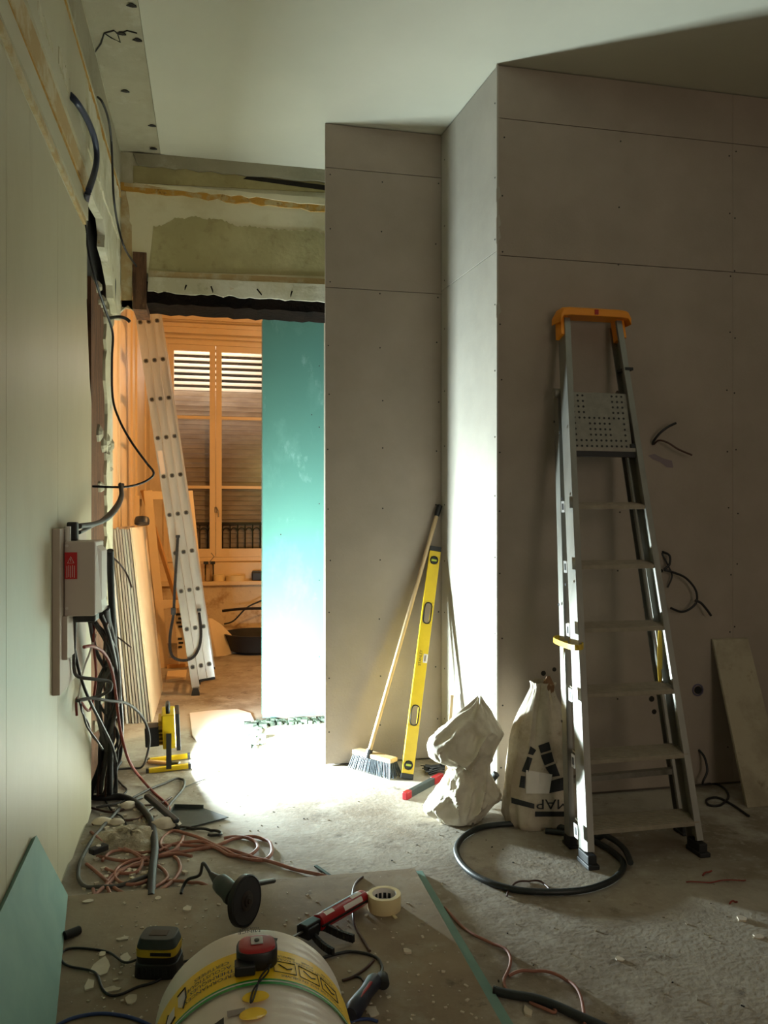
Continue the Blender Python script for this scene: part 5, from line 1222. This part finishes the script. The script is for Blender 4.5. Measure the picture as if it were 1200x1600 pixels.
# board offcut leaning at the right edge
q = [fl(1128, 1232), fl(1185, 1272)]
a0_, a1_ = V((2.130, 3.43, 0)), V((2.62, 3.33, 0))
p_tl = sight(1114, 1000, Y=3.462); 
b0 = V((2.155, 3.31, 0)); b1 = V((2.70, 3.31, 0)); bl = sight(1168, 1262, Z=0)
t0_ = V((p_tl.x, 3.462, p_tl.z))
dxr = V((.215, 0, 0))
o = MB().add([V((bl.x, bl.y, 0)), V((bl.x, bl.y, 0))+dxr, t0_+dxr*.9, t0_]+[v+V((0, .016, .004)) for v in (V((bl.x, bl.y, 0)), V((bl.x, bl.y, 0))+dxr, t0_+dxr*.9, t0_)],
   [(0, 1, 2, 3), (4, 7, 6, 5), (0, 3, 7, 4), (1, 5, 6, 2), (3, 2, 6, 7), (0, 4, 5, 1)]).build('board_offcut', M_offcut, bevel=.001)
tag(o, 'dusty board offcut leaning on the right wall at the frame edge', 'board')
# ================================================================== flakes and crumbs
def flake(px, py, w_, h_, z, seed):
    random.seed(seed); c = fl(px, py, z); sx = w_*c.xy.length/1250/2; sy = h_/2*(c.xy.length**2)/(1250*EYE)
    n_ = 9; pts = []
    for k in range(n_):
        a = 2*PI*k/n_; r = random.uniform(.6, 1.1); pts.append(V((c.x+math.cos(a)*sx*r, c.y+math.sin(a)*sy*r, z)))
    return MB().prism(pts, (0, 0, .003+random.uniform(0, .003))).build('plaster_flake', M_flake)
FL = [(158, 1512, 30, 34, BT, 'largest plaster flake, left of the battery charger'), (140, 1540, 16, 18, BT, 'plaster flake below the charger cord loop'), (175, 1547, 24, 9, BT, 'long thin plaster flake under the charger cord'),
      (205, 1562, 18, 16, BT, 'jagged plaster flake in front of the battery charger'), (196, 1500, 16, 20, BT, 'plaster flake touching the left side of the charger'), (293, 1422, 14, 9, BT, 'plaster flake left of the grinder disc'),
      (247, 1404, 9, 7, BT, 'small plaster flake at the board edge behind the charger'), (582, 1580, 22, 20, BT, 'bright plaster flake beside the power tool'), (636, 1488, 15, 9, BT, 'plaster flake on the right half of the dusty board'),
      (192, 1468, 20, 6, BT, 'thin plaster flake behind the charger'), (160, 1492, 12, 8, BT, 'plaster flake above the largest one'), (138, 1409, 18, 5, BT, 'white sliver on the back left corner of the board'),
      (825, 1583, 14, 18, 0, 'plaster lump beside the black hose end'), (1160, 1437, 18, 9, 0, 'white flake on the floor at the right'), (1185, 1464, 18, 6, 0, 'white flake below it at the right frame edge'), (968, 1499, 14, 8, 0, 'white flake in the middle of the right floor')]
for i, (px, py, w_, h_, z, lb) in enumerate(FL): tag(flake(px, py, w_, h_, z, 50+i), lb, 'flake', 'plaster flakes on board and floor')
random.seed(99)
def crumbs(name, n, xr, yr, z, m, label, rmin, rmax, test=None):
    mb = MB()
    for k in range(n):
        p = fl(random.uniform(*xr), random.uniform(*yr), z); r = random.uniform(rmin, rmax)**1.0
        if test and not test(p): continue
        a = random.uniform(0, 3); mb.obox(p+V((0, 0, r*.3)), V((math.cos(a), math.sin(a), 0)), V((-math.sin(a), math.cos(a), 0)), ZA, r*random.uniform(1, 2.4), r*1.2, r*.6)
    o = mb.build(name, m, kind='stuff'); tag(o, label, 'debris')
onb = lambda p: -.37 < p.x < .69 and 1.0 < p.y < 2.82
crumbs('plaster_crumbs', 260, (95, 760), (1395, 1600), BT, M_flake, 'white plaster crumbs scattered over the dusty board', .002, .006, onb)
off = lambda p: (p.x > .76 or p.y > 2.9) and not (p.x > 1.2 and p.y > 3.4) and p.x > -.45 and not (p.x > .5 and p.y > 4.1)
crumbs('floor_crumbs', 130, (300, 1200), (1225, 1600), 0, M_rubble, 'small grit scattered on the concrete floor', .002, .0045, off)
crumbs('dark_specks', 45, (300, 1200), (1225, 1600), 0, M_cavity, 'dark specks of dirt on the concrete floor', .002, .004, off)
